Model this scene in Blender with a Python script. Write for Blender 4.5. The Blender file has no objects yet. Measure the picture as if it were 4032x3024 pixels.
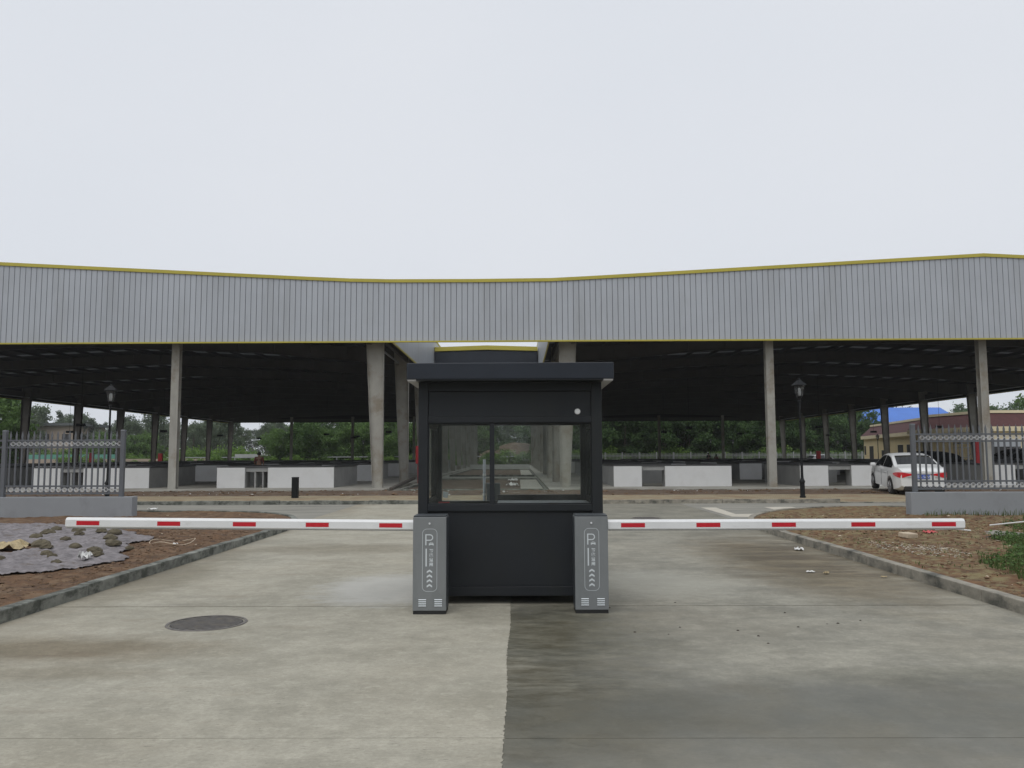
import bpy, math, random
import numpy as np
from mathutils import Vector, Matrix, noise
random.seed(7); rng = np.random.default_rng(7)
SC = bpy.context.scene; COL = SC.collection; PI = math.pi; rad = math.radians

# ------------------------------------------------------------------ camera
cd = bpy.data.cameras.new('camera'); cam = bpy.data.objects.new('camera', cd); COL.objects.link(cam)
cd.sensor_width = 36; cd.lens = 36*3260/4032; cd.clip_end = 3000; cd.clip_start = .05
pitch = math.atan(283/3260); yaw = rad(.42); roll = rad(.22)
cam.matrix_world = Matrix.Translation((0, 0, 1.6)) @ Matrix.Rotation(yaw, 4, 'Z') @ Matrix.Rotation(PI/2+pitch, 4, 'X') @ Matrix.Rotation(-roll, 4, 'Z')
SC.camera = cam
# ------------------------------------------------------------------ world, sun, exposure
w = bpy.data.worlds.new('World'); SC.world = w; w.use_nodes = True
nt = w.node_tree; nt.nodes.clear(); N = nt.nodes.new; L = nt.links.new
out = N('ShaderNodeOutputWorld'); bg = N('ShaderNodeBackground'); L(bg.outputs[0], out.inputs[0])
sky = N('ShaderNodeTexSky'); sky.sky_type = 'NISHITA'; sky.sun_disc = False
sky.sun_elevation = rad(58); sky.sun_rotation = rad(200); sky.air_density = 1.0; sky.dust_density = 4.0
bw = N('ShaderNodeHueSaturation'); bw.inputs['Saturation'].default_value = .25; L(sky.outputs[0], bw.inputs['Color'])
tc = N('ShaderNodeTexCoord'); nz = N('ShaderNodeTexNoise'); nz.inputs['Scale'].default_value = 1.7; nz.inputs['Detail'].default_value = 3; nz.inputs['Roughness'].default_value = .45
mp = N('ShaderNodeMapping'); mp.inputs['Scale'].default_value = (1, 1, 1.8); L(tc.outputs['Generated'], mp.inputs[0]); L(mp.outputs[0], nz.inputs[0])
cr = N('ShaderNodeValToRGB'); L(nz.outputs[0], cr.inputs[0])
cr.color_ramp.elements[0].position = .3; cr.color_ramp.elements[0].color = (7.4, 7.8, 8.45, 1)
cr.color_ramp.elements[1].position = .7; cr.color_ramp.elements[1].color = (7.85, 8.15, 8.7, 1)
mx = N('ShaderNodeMix'); mx.data_type = 'RGBA'; mx.inputs[0].default_value = .93   # overcast: cloud veil in front of the blue sky
L(bw.outputs[0], mx.inputs[6]); L(cr.outputs[0], mx.inputs[7]); L(mx.outputs[2], bg.inputs[0]); bg.inputs[1].default_value = .1
sl = bpy.data.lights.new('sun', 'SUN'); sl.energy = 1.15; sl.angle = rad(50); sl.color = (1, .97, .93)
so = bpy.data.objects.new('sun', sl); COL.objects.link(so)
so.rotation_euler = (rad(32), 0, rad(-20))
vs = SC.view_settings; vs.view_transform = 'Standard'; vs.look = 'None'; vs.gamma = 1; vs.exposure = 0; vs.use_curve_mapping = False
SC.cycles.max_bounces = 8; SC.cycles.transparent_max_bounces = 12; SC.cycles.volume_bounces = 1

# ------------------------------------------------------------------ materials
def newmat(name):
    m = bpy.data.materials.new(name); m.use_nodes = True
    return m, m.node_tree, m.node_tree.nodes['Principled BSDF']
def M(name, col, rough=.6, var=.12, scale=2.0, bump=0, bscale=40, metal=0, stretch=(1, 1, 1), dirt=None, spec=.5, coat=0, ov=0):
    m, t, b = newmat(name); N = t.nodes.new; L = t.links.new
    g = N('ShaderNodeNewGeometry'); mp = N('ShaderNodeMapping'); mp.inputs['Scale'].default_value = stretch; L(g.outputs['Position'], mp.inputs[0])
    n1 = N('ShaderNodeTexNoise'); n1.inputs['Scale'].default_value = scale; n1.inputs['Detail'].default_value = 8; n1.inputs['Roughness'].default_value = .62; L(mp.outputs[0], n1.inputs[0])
    c = N('ShaderNodeValToRGB'); e = c.color_ramp.elements
    e[0].position = .3; e[0].color = (*[max(0, v*(1-var)) for v in col], 1); e[1].position = .7; e[1].color = (*[min(1, v*(1+var)) for v in col], 1)
    L(n1.outputs[0], c.inputs[0]); last = c.outputs[0]
    if dirt:
        dcol, lo, hi, ds, dst = dirt
        n2 = N('ShaderNodeTexNoise'); n2.inputs['Scale'].default_value = ds; n2.inputs['Detail'].default_value = 6; n2.inputs['Roughness'].default_value = .65
        m2 = N('ShaderNodeMapping'); m2.inputs['Scale'].default_value = dst; m2.inputs['Location'].default_value = (3.1, 7.7, 1.3); L(g.outputs['Position'], m2.inputs[0]); L(m2.outputs[0], n2.inputs[0])
        r2 = N('ShaderNodeMapRange'); r2.inputs[1].default_value = lo; r2.inputs[2].default_value = hi; L(n2.outputs[0], r2.inputs[0])
        x = N('ShaderNodeMix'); x.data_type = 'RGBA'; L(r2.outputs[0], x.inputs[0]); L(last, x.inputs[6]); x.inputs[7].default_value = (*dcol, 1); last = x.outputs[2]
    if ov:
        oi = N('ShaderNodeObjectInfo'); r3 = N('ShaderNodeMapRange'); r3.inputs[3].default_value = 1-ov; r3.inputs[4].default_value = 1+ov; L(oi.outputs['Random'], r3.inputs[0])
        vm = N('ShaderNodeVectorMath'); vm.operation = 'SCALE'; L(last, vm.inputs[0]); L(r3.outputs[0], vm.inputs['Scale']); last = vm.outputs[0]
    L(last, b.inputs['Base Color']); b.inputs['Roughness'].default_value = rough; b.inputs['Metallic'].default_value = metal
    b.inputs['Specular IOR Level'].default_value = spec; b.inputs['Coat Weight'].default_value = coat
    if bump:
        n3 = N('ShaderNodeTexNoise'); n3.inputs['Scale'].default_value = bscale; n3.inputs['Detail'].default_value = 5; L(mp.outputs[0], n3.inputs[0])
        bp = N('ShaderNodeBump'); bp.inputs['Strength'].default_value = bump; bp.inputs['Distance'].default_value = .01; L(n3.outputs[0], bp.inputs['Height']); L(bp.outputs[0], b.inputs['Normal'])
    return m

def concrete(name, light, dark, wet, mode):
    """brushed concrete: fine cross-road brushing, blotches, damp stains with their own outline"""
    m, t, b = newmat(name); N = t.nodes.new; L = t.links.new
    g = N('ShaderNodeNewGeometry'); P = g.outputs['Position']
    def nz(scale, st, loc=(0, 0, 0), det=7, ro=.6):
        mp = N('ShaderNodeMapping'); mp.inputs['Scale'].default_value = st; mp.inputs['Location'].default_value = loc; L(P, mp.inputs[0])
        n = N('ShaderNodeTexNoise'); n.inputs['Scale'].default_value = scale; n.inputs['Detail'].default_value = det; n.inputs['Roughness'].default_value = ro; L(mp.outputs[0], n.inputs[0]); return n.outputs[0]
    def rng_(v, a, bb, c=0, d=1):
        r = N('ShaderNodeMapRange'); r.inputs[1].default_value = a; r.inputs[2].default_value = bb; r.inputs[3].default_value = c; r.inputs[4].default_value = d; L(v, r.inputs[0]); return r.outputs[0]
    def math_(op, a, bb):
        q = N('ShaderNodeMath'); q.operation = op
        for i, v in enumerate((a, bb)):
            if isinstance(v, (int, float)): q.inputs[i].default_value = v
            else: L(v, q.inputs[i])
        q.use_clamp = True; return q.outputs[0]
    def mix(f, a, bb):
        x = N('ShaderNodeMix'); x.data_type = 'RGBA'
        if isinstance(f, float): x.inputs[0].default_value = f
        else: L(f, x.inputs[0])
        for i, v in ((6, a), (7, bb)):
            if isinstance(v, tuple): x.inputs[i].default_value = (*v, 1)
            else: L(v, x.inputs[i])
        return x.outputs[2]
    blotch = rng_(nz(1.1, (1, 1, 1), (4, 2, 0), 12, .70), .38, .60)
    c = mix(blotch, dark, light)
    warm = rng_(nz(.35, (1, 1, 1), (9, 1, 0), 4), .45, .7, 0, .35)
    c = mix(warm, c, tuple(v*k for v, k in zip(light, (1.02, .94, .86))))
    mid = rng_(nz(5, (1, 1.1, 1), (1, 5, 0), 10, .78), .42, .66, 0, .4)
    c = mix(mid, c, tuple(v*.74 for v in dark))
    pale = rng_(nz(7, (1, 1.1, 1), (8, 3, 0), 9, .8), .5, .66, 0, .5)
    c = mix(pale, c, tuple(min(1, v*1.25) for v in light))
    brush = rng_(nz(14, (.35, 6, 1), (0, 0, 0), 6, .8), .5, .72, 0, .28)
    c = mix(brush, c, tuple(v*.55 for v in dark))
    speck = rng_(nz(36, (.45, 1.5, 1), (3, 3, 0), 4, .7), .6, .7, 0, .7)
    grain = rng_(nz(38, (.8, 1.1, 1), (7, 1, 0), 6, .85), .36, .64, 0, 1)
    c = mix(speck, c, tuple(v*.4 for v in dark))
    c = mix(math_('MULTIPLY', grain, .42), c, tuple(v*.68 for v in dark))
    streak = rng_(nz(1.5, (.8, 1.7, 1), (5, 8, 0), 12, .76), .56, .68)
    sx = N('ShaderNodeSeparateXYZ'); L(P, sx.inputs[0])
    wob = nz(.9, (.8, 1.3, 1), (2, 2, 0), 10, .72)
    if mode == 'right':
        yy = N('ShaderNodeMath'); yy.operation = 'MULTIPLY_ADD'; L(wob, yy.inputs[0]); yy.inputs[1].default_value = 2.6; L(sx.outputs[1], yy.inputs[2])
        band = rng_(yy.outputs[0], 7.75, 6.9)                       # damp sheet over the near slab
        near = math_('MULTIPLY', rng_(sx.outputs[0], 1.9, .4), rng_(yy.outputs[0], 10.9, 10.1))
        near = math_('MULTIPLY', near, rng_(nz(2.8, (.8, 2.0, 1), (7, 7, 0), 12, .78), .36, .56))
        xx = N('ShaderNodeMath'); xx.operation = 'MULTIPLY_ADD'; L(nz(.8, (1, .6, 1), (1, 1, 0)), xx.inputs[0]); xx.inputs[1].default_value = 3.; L(sx.outputs[0], xx.inputs[2])
        far = math_('MULTIPLY', rng_(xx.outputs[0], 4.0, 5.6), math_('MULTIPLY', rng_(sx.outputs[1], 9.0, 11.5), rng_(sx.outputs[1], 19, 15)))
        far = math_('MULTIPLY', far, rng_(nz(1.3, (.4, 3.0, 1), (4, 4, 0), 12, .78), .44, .56))
        wetf = math_('MAXIMUM', math_('MULTIPLY', band, .72), math_('MAXIMUM', math_('MULTIPLY', near, .95), math_('MULTIPLY', far, .85)))
        wetf = math_('MAXIMUM', wetf, math_('MULTIPLY', streak, .5))
        brown = mix(rng_(nz(.9, (1, 1, 1), (6, 0, 0), 5), .42, .62), wet, tuple(v*k for v, k in zip(wet, (1.05, .92, .72))))
    else:
        xx = N('ShaderNodeMath'); xx.operation = 'MULTIPLY_ADD'; L(nz(.9, (1, 1, 1), (1, 1, 0)), xx.inputs[0]); xx.inputs[1].default_value = -1.6; L(sx.outputs[0], xx.inputs[2])
        edge = rng_(xx.outputs[0], -5.3, -5.85)
        edge = math_('MULTIPLY', edge, .5)
        b2 = math_('MULTIPLY', rng_(nz(1.2, (.5, 2.2, 1), (2.5, 6, 0), 9, .68), .55, .66), rng_(sx.outputs[0], -1.2, -3.4, 0, .75))
        wetf = math_('MAXIMUM', edge, math_('MAXIMUM', b2, math_('MULTIPLY', streak, .35)))
        brown = mix(rng_(nz(.8, (1, 1, 1), (6, 0, 0), 5), .4, .6), wet, tuple(v*k for v, k in zip(wet, (1.05, .86, .66))))
    c = mix(math_('MULTIPLY', wetf, .8), c, brown)
    sm = math_('MULTIPLY', rng_(nz(1.9, (.8, 1.5, 1), (11, 5, 0), 12, .78), .5, .64), .6 if mode == 'right' else .3)
    c = mix(sm, c, tuple(v*.8 for v in dark))
    def mul(f, a, tint):
        x = N('ShaderNodeMix'); x.data_type = 'RGBA'; x.blend_type = 'MULTIPLY'; L(f, x.inputs[0]); L(a, x.inputs[6]); x.inputs[7].default_value = (*tint, 1); return x.outputs[2]
    def ell(cx, cy, rx, ry, k, soft=.35, ns=1.6, sd=0):
        mp = N('ShaderNodeMapping'); mp.inputs['Location'].default_value = (-cx/rx, -cy/ry, 0); mp.inputs['Scale'].default_value = (1/rx, 1/ry, 0); L(P, mp.inputs[0])
        ln = N('ShaderNodeVectorMath'); ln.operation = 'LENGTH'; L(mp.outputs[0], ln.inputs[0])
        q = N('ShaderNodeMath'); q.operation = 'MULTIPLY_ADD'; L(nz(ns, (1, 1.4, 1), (sd, 3, 0), 11, .74), q.inputs[0]); q.inputs[1].default_value = 1.7; L(ln.outputs['Value'], q.inputs[2])
        return math_('MULTIPLY', rng_(q.outputs[0], 1.85+soft, 1.85-soft), k)
    if mode == 'right':
        c = mul(far, c, (.72, .64, .52))
        c = mul(rng_(sx.outputs[1], 15, 20), c, (.78, .78, .77))
        c = mul(ell(.35, 7.7, .85, 1.5, .82, .5, 3.2, 2), c, (.50, .50, .44))
        c = mul(ell(2.2, 5.35, 3.2, .6, .8, .6, 1.3, 5), c, (.66, .68, .67))
        c = mul(ell(.3, 5.4, .9, 1.0, .8, .4, 1.9, 12), c, (.7, .7, .66))
        c = mul(ell(3.2, 6.2, 1.2, .25, .7, .4, 2, 13), c, (.75, .76, .74))
        c = mul(ell(4.1, 12.5, 1.0, 3.2, .9, .5, 1.4, 8), c, (.62, .54, .42))
        c = mix(ell(1.7, 10.6, .9, 1.0, .5, .4, 1.2, 9), c, (.43, .42, .36))
    else:
        c = mul(ell(-4.0, 7.05, 1.3, .42, .95, .5, 2.4, 1), c, (.58, .53, .46))
        c = mul(ell(-3.6, 6.3, .9, .2, .7, .4, 2.6, 4), c, (.66, .63, .58))
        c = mul(ell(-3.0, 14.6, 1.7, .7, .8, .5, 1.8, 6), c, (.66, .64, .6))
        c = mix(ell(-1.6, 10.2, .75, 1.1, .62, .3, 2.4, 7), c, (.5, .5, .475))
        c = mul(ell(-4.7, 11.4, .5, 2.2, .8, .45, 1.8, 3), c, (.62, .6, .55))
    L(c, b.inputs['Base Color'])
    ro = rng_(wetf, 0, 1, .86, .36 if mode == 'right' else .6); L(ro, b.inputs['Roughness']); b.inputs['Specular IOR Level'].default_value = .35
    bp = N('ShaderNodeBump'); bp.inputs['Strength'].default_value = .35; bp.inputs['Distance'].default_value = .004
    L(nz(16, (.4, 9, 1), (0, 0, 0), 6, .7), bp.inputs['Height']); L(bp.outputs[0], b.inputs['Normal'])
    return m

def foliage(name, c1, c2, tr=.35):
    m, t, b = newmat(name); N = t.nodes.new; L = t.links.new
    g = N('ShaderNodeNewGeometry'); n = N('ShaderNodeTexNoise'); n.inputs['Scale'].default_value = .45; n.inputs['Detail'].default_value = 3; L(g.outputs['Position'], n.inputs[0])
    ad = N('ShaderNodeMath'); ad.operation = 'MULTIPLY_ADD'; L(g.outputs['Random Per Island'], ad.inputs[0]); ad.inputs[1].default_value = .45; L(n.outputs[0], ad.inputs[2])
    oi = N('ShaderNodeObjectInfo'); a2 = N('ShaderNodeMath'); a2.operation = 'MULTIPLY_ADD'; L(oi.outputs['Random'], a2.inputs[0]); a2.inputs[1].default_value = .35; L(ad.outputs[0], a2.inputs[2])
    c = N('ShaderNodeValToRGB'); e = c.color_ramp.elements; e[0].position = .5; e[0].color = (*c1, 1); e[1].position = 1.05; e[1].color = (*c2, 1)
    L(a2.outputs[0], c.inputs[0]); L(c.outputs[0], b.inputs['Base Color']); b.inputs['Roughness'].default_value = .7; b.inputs['Specular IOR Level'].default_value = .2
    tl = N('ShaderNodeBsdfTranslucent'); L(c.outputs[0], tl.inputs[0]); ms = N('ShaderNodeMixShader'); ms.inputs[0].default_value = tr
    L(b.outputs[0], ms.inputs[1]); L(tl.outputs[0], ms.inputs[2]); L(ms.outputs[0], t.nodes['Material Output'].inputs[0])
    return m
def glassmat(name, tint=(.8, .86, .84), amt=.12, dirtc=(.35, .37, .36), dirt=.06):
    m, t, b = newmat(name); t.nodes.remove(b); N = t.nodes.new; L = t.links.new
    tr = N('ShaderNodeBsdfTransparent'); tr.inputs[0].default_value = (*tint, 1)
    gl = N('ShaderNodeBsdfGlossy'); gl.inputs['Roughness'].default_value = .02
    fr = N('ShaderNodeFresnel'); fr.inputs[0].default_value = 1.5
    ad = N('ShaderNodeMath'); ad.operation = 'ADD'; ad.use_clamp = True; ad.inputs[1].default_value = amt-.04; L(fr.outputs[0], ad.inputs[0])
    m1 = N('ShaderNodeMixShader'); L(ad.outputs[0], m1.inputs[0]); L(tr.outputs[0], m1.inputs[1]); L(gl.outputs[0], m1.inputs[2])
    df = N('ShaderNodeBsdfDiffuse'); df.inputs[0].default_value = (*dirtc, 1)
    g = N('ShaderNodeNewGeometry'); n = N('ShaderNodeTexNoise'); n.inputs['Scale'].default_value = 4; n.inputs['Detail'].default_value = 6; L(g.outputs['Position'], n.inputs[0])
    mr = N('ShaderNodeMapRange'); mr.inputs[1].default_value = .3; mr.inputs[2].default_value = .75; mr.inputs[3].default_value = dirt*.4; mr.inputs[4].default_value = dirt*1.8; L(n.outputs[0], mr.inputs[0])
    m2 = N('ShaderNodeMixShader'); L(mr.outputs[0], m2.inputs[0]); L(m1.outputs[0], m2.inputs[1]); L(df.outputs[0], m2.inputs[2])
    L(m2.outputs[0], t.nodes['Material Output'].inputs[0]); return m

mt = {}
mt['slab_left'] = concrete('pale_brushed_concrete', (.455, .43, .352), (.315, .298, .238), (.20, .185, .15), 'left')
mt['slab_right'] = concrete('damp_brushed_concrete', (.38, .362, .298), (.225, .217, .178), (.125, .125, .108), 'right')
mt['joint'] = M('joint_filler', (.05, .048, .042), .9)
mt['cross'] = M('cross_road_concrete', (.25, .24, .205), .8, .22, 1.1, .3, 25, stretch=(.5, 2, 1), dirt=((.17, .165, .145), .5, .66, .8, (.3, 2.2, 1)))
mt['patch'] = M('new_concrete_patch', (.50, .465, .39), .85, .08, 2)
mt['floor'] = M('shed_floor_concrete', (.33, .32, .28), .75, .2, .8, .2, 20, dirt=((.2, .18, .15), .5, .65, .5, (1, 1, 1)))
mt['kerb'] = M('kerb_concrete', (.20, .205, .18), .85, .35, 6, .5, 60, dirt=((.07, .075, .062), .45, .6, 3.5, (1, 1, 2)))
mt['kerb_r'] = M('kerb_concrete_pale', (.27, .25, .205), .85, .3, 5, .5, 60, dirt=((.09, .09, .075), .48, .64, 2.2, (1, 1, 2)))
mt['paving'] = None
mt['soil'] = M('brown_soil', (.105, .055, .025), .95, .6, 4.2, 1, 30, dirt=((.17, .11, .06), .5, .64, 3.4, (1, 1, 1)))
mt['soil_r'] = M('reddish_soil', (.12, .06, .025), .95, .6, 4.2, 1, 30, dirt=((.19, .155, .072), .46, .6, 5.5, (1, 1, 1)))
mt['soil_dark'] = M('damp_soil', (.10, .066, .042), .9, .35, 2, .8, 30, dirt=((.2, .17, .13), .55, .68, 1.2, (1, 1, 1)))
mt['clod'] = M('soil_clod', (.13, .08, .045), .95, .45, 9, .6, 60)
mt['pale_bits'] = M('pale_grey_rubble', (.38, .35, .29), .9, .3, 9)
mt['lump'] = M('olive_brown_lump', (.10, .085, .055), .95, .4, 12, .8, 50)
mt['clod_r'] = M('reddish_soil_clod', (.145, .085, .045), .95, .5, 7, .6, 60, dirt=((.21, .175, .1), .5, .6, 6, (1, 1, 1)))
mt['stone'] = M('pale_stone', (.46, .38, .28), .85, .2, 9, .4, 60)
mt['tarp'] = M('grey_mauve_ground_cloth', (.19, .174, .178), .85, .45, 7, .8, 45, dirt=((.12, .095, .075), .56, .68, 3.6, (1, 1, 1)))
mt['ground'] = M('rough_ground', (.10, .105, .055), .95, .4, .25, 0, 1, dirt=((.15, .12, .08), .5, .62, .06, (1, 1, 1)))
mt['navy'] = M('navy_coated_steel', (.0185, .021, .0245), .42, .2, .9, .03, 5, spec=.3, dirt=((.022, .024, .022), .5, .8, 1.5, (1, 1, .4)))
mt['navy_roof'] = M('navy_roof_fascia', (.019, .024, .034), .42, .14, 1.4, .1, 1.6, spec=.35)
mt['soffit'] = M('pale_soffit', (.35, .34, .33), .6, .08, 3)
mt['dark'] = M('black_rubber', (.012, .012, .012), .7, .1)
mt['white_plast'] = M('white_plastic', (.72, .73, .72), .4, .04, 3)
mt['cab'] = M('grey_coated_cabinet', (.195, .206, .21), .42, .07, 1.4, .02, 8, spec=.45, dirt=((.15, .165, .165), .5, .75, 3, (1, 1, .5)))
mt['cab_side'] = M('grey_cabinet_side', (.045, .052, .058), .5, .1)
mt['print'] = M('pale_grey_print', (.62, .66, .68), .5, .03)
mt['arm'] = M('white_lacquered_aluminium', (.74, .75, .75), .35, .05, 2.5, 0, 1, dirt=((.6, .6, .58), .6, .8, 4, (1, 1, 3)))
mt['red'] = M('red_reflective_tape', (.52, .012, .025), .35, .06, 20)
mt['redbox'] = M('red_painted_steel', (.42, .015, .02), .45, .1)
mt['steel_grey'] = M('grey_fascia_steel', (.405, .43, .465), .45, .06, .35, .06, 3, spec=.35, dirt=((.33, .345, .36), .5, .8, .9, (1, 1, .2)), ov=.022)
mt['steel_back'] = M('panel_gap_shadow_sheet', (.09, .095, .1), .6, .1)
mt['yellow'] = M('olive_yellow_trim', (.45, .385, .05), .5, .08, .8)
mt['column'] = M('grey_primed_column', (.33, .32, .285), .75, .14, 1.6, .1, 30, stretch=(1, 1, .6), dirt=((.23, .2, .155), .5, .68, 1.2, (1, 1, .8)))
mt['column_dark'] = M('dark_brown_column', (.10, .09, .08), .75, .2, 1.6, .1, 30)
mt['column_mid'] = M('mid_grey_column', (.25, .24, .21), .75, .2, 1.6, .1, 30)
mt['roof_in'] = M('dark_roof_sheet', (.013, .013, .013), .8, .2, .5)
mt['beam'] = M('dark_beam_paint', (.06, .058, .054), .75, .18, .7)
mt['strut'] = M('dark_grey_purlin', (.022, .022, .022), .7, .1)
mt['stall_white'] = M('white_tile_panel', (.62, .62, .61), .5, .04, 1.2, dirt=((.55, .54, .52), .5, .75, 1.2, (1, 1, 1)))
mt['stall_grey'] = M('grey_cement_render', (.27, .27, .26), .85, .14, 1.2, .2, 30)
mt['stall_top'] = M('dark_stone_counter', (.055, .055, .055), .45, .2, 3)
mt['lamp_black'] = M('black_lamp_paint', (.008, .009, .01), .55, .1, spec=.2)
mt['lamp_glass'] = glassmat('lamp_glass', (.9, .92, .92), .05, (.5, .5, .5), .06)
mt['bulb'] = M('milky_lamp_tube', (.8, .8, .8), .4, .02)
mt['wall_paint'] = M('pale_grey_wall_paint', (.265, .28, .295), .75, .05, 1.2, .12, 30, dirt=((.215, .225, .235), .53, .75, 1.6, (1, 1, .7)))
mt['fence'] = M('grey_fence_steel', (.115, .123, .135), .45, .08, 4)
mt['ring'] = M('silver_ornament', (.62, .63, .64), .35, .06, 5)
mt['glass'] = glassmat('booth_glass', (.955, .97, .96), .012, (.34, .36, .34), .045)
mt['carpaint'] = M('white_car_paint', (.70, .71, .70), .3, .02, 1, coat=.6)
mt['carblack'] = M('black_car_paint', (.012, .013, .015), .2, .05, 1, coat=.8)
mt['cargrey'] = M('grey_car_paint', (.12, .125, .13), .25, .05, 1, coat=.8)
mt['carsilver'] = M('silver_car_paint', (.5, .51, .52), .3, .04, 1, coat=.5)
mt['carglass'] = M('tinted_car_glass', (.012, .014, .015), .08, .1, 1, spec=.6)
mt['tyre'] = M('tyre_rubber', (.018, .017, .016), .85, .25, 12)
mt['rim'] = M('alloy_rim', (.38, .38, .38), .35, .1, 5, metal=.7)
mt['tail'] = M('red_tail_lamp', (.55, .015, .025), .15, .2, 30, coat=.8)
mt['plate'] = M('blue_number_plate', (.02, .07, .4), .4, .04)
mt['blackplast'] = M('black_plastic', (.02, .02, .02), .6, .1)
mt['house'] = M('yellow_render', (.76, .63, .37), .85, .06, .6, dirt=((.66, .54, .32), .52, .75, .4, (1, 1, 2)))
mt['house_trim'] = M('cream_trim', (.78, .68, .46), .8, .06, .6)
mt['maroon'] = M('maroon_roof_tiles', (.085, .03, .03), .8, .2, 2.5, .6, 6)
mt['open'] = M('dark_room_behind_opening', (.035, .035, .036), .8, .2)
mt['blue'] = M('blue_roof_sheet', (.055, .17, .55), .6, .08, .3, stretch=(1, 1, 1))
mt['darkroof'] = M('dark_weathered_roof', (.09, .1, .1), .8, .3, .8, stretch=(1, .4, 6))
mt['beige'] = M('beige_render', (.36, .29, .23), .85, .1, .3)
mt['bark'] = M('bark', (.09, .075, .055), .9, .3, 5, .8, 12)
mt['leaf_dark'] = foliage('dark_green_leaves', (.028, .058, .022), (.085, .15, .05))
mt['leaf_mid'] = foliage('mid_green_leaves', (.04, .085, .028), (.12, .2, .06))
mt['leaf_bright'] = foliage('bright_green_leaves', (.06, .13, .025), (.16, .26, .06))
mt['leaf_pale'] = foliage('grey_green_leaves', (.06, .085, .055), (.14, .18, .11))
mt['grass'] = foliage('grass_blades', (.032, .055, .016), (.1, .14, .045), .3)
mt['straw'] = M('dry_straw', (.42, .34, .2), .9, .3, 30)
mt['skin'] = M('skin', (.30, .17, .11), .6, .05)
mt['hair'] = M('black_hair', (.01, .009, .008), .6, .1)
mt['shirt_red'] = M('brown_red_shirt', (.16, .05, .04), .8, .1)
mt['shirt_black'] = M('black_shirt', (.012, .012, .014), .8, .1)
mt['shirt_pink'] = M('dull_pink_shirt', (.36, .16, .14), .8, .1)
mt['trouser'] = M('dark_trousers', (.03, .03, .04), .8, .1)
mt['cast_iron'] = M('rusty_cast_iron', (.13, .12, .11), .6, .3, 14, .3, 60, dirt=((.17, .15, .12), .5, .65, 9, (1, 1, 1)))
mt['iron_dark'] = M('dark_cast_iron', (.03, .028, .026), .7, .3, 14)
mt['cloth_white'] = M('white_plastic_litter', (.7, .7, .68), .6, .1, 20)
mt['pink'] = M('pink_plastic_litter', (.55, .1, .1), .6, .1, 20)
mt['wood'] = M('weathered_timber', (.06, .05, .04), .85, .25, 6)
mt['wire'] = M('beige_cable', (.45, .36, .26), .6, .1)
mt['concrete_pale'] = M('pale_path_concrete', (.40, .39, .34), .85, .12, 1.2)
mt['lowwall'] = M('whitish_low_wall', (.36, .37, .36), .8, .1, 1)
mt['green_net'] = M('green_barrier_net', (.10, .28, .22), .7, .1)
mt['metal_far'] = M('galvanised_far_fence', (.30, .31, .32), .6, .1)
def paving():
    m, t, b = newmat('yellow_brick_paving'); N = t.nodes.new; L = t.links.new
    g = N('ShaderNodeNewGeometry'); br = N('ShaderNodeTexBrick'); L(g.outputs['Position'], br.inputs[0]); br.inputs['Scale'].default_value = 1
    br.inputs['Brick Width'].default_value = .22; br.inputs['Row Height'].default_value = .11; br.inputs['Mortar Size'].default_value = .006; br.inputs['Bias'].default_value = 0
    br.inputs['Color1'].default_value = (.36, .30, .19, 1); br.inputs['Color2'].default_value = (.27, .225, .145, 1); br.inputs['Mortar'].default_value = (.14, .1, .06, 1)
    n = N('ShaderNodeTexNoise'); n.inputs['Scale'].default_value = 1.1; n.inputs['Detail'].default_value = 7; L(g.outputs['Position'], n.inputs[0])
    r = N('ShaderNodeMapRange'); r.inputs[1].default_value = .5; r.inputs[2].default_value = .62; r.inputs[4].default_value = .75; L(n.outputs[0], r.inputs[0])
    x = N('ShaderNodeMix'); x.data_type = 'RGBA'; L(r.outputs[0], x.inputs[0]); L(br.outputs[0], x.inputs[6]); x.inputs[7].default_value = (.23, .15, .085, 1)
    L(x.outputs[2], b.inputs['Base Color']); b.inputs['Roughness'].default_value = .8
    bp = N('ShaderNodeBump'); bp.inputs['Distance'].default_value = .01; L(br.outputs[1], bp.inputs['Height']); bp.invert = True; L(bp.outputs[0], b.inputs['Normal']); return m
mt['paving'] = paving()

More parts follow.
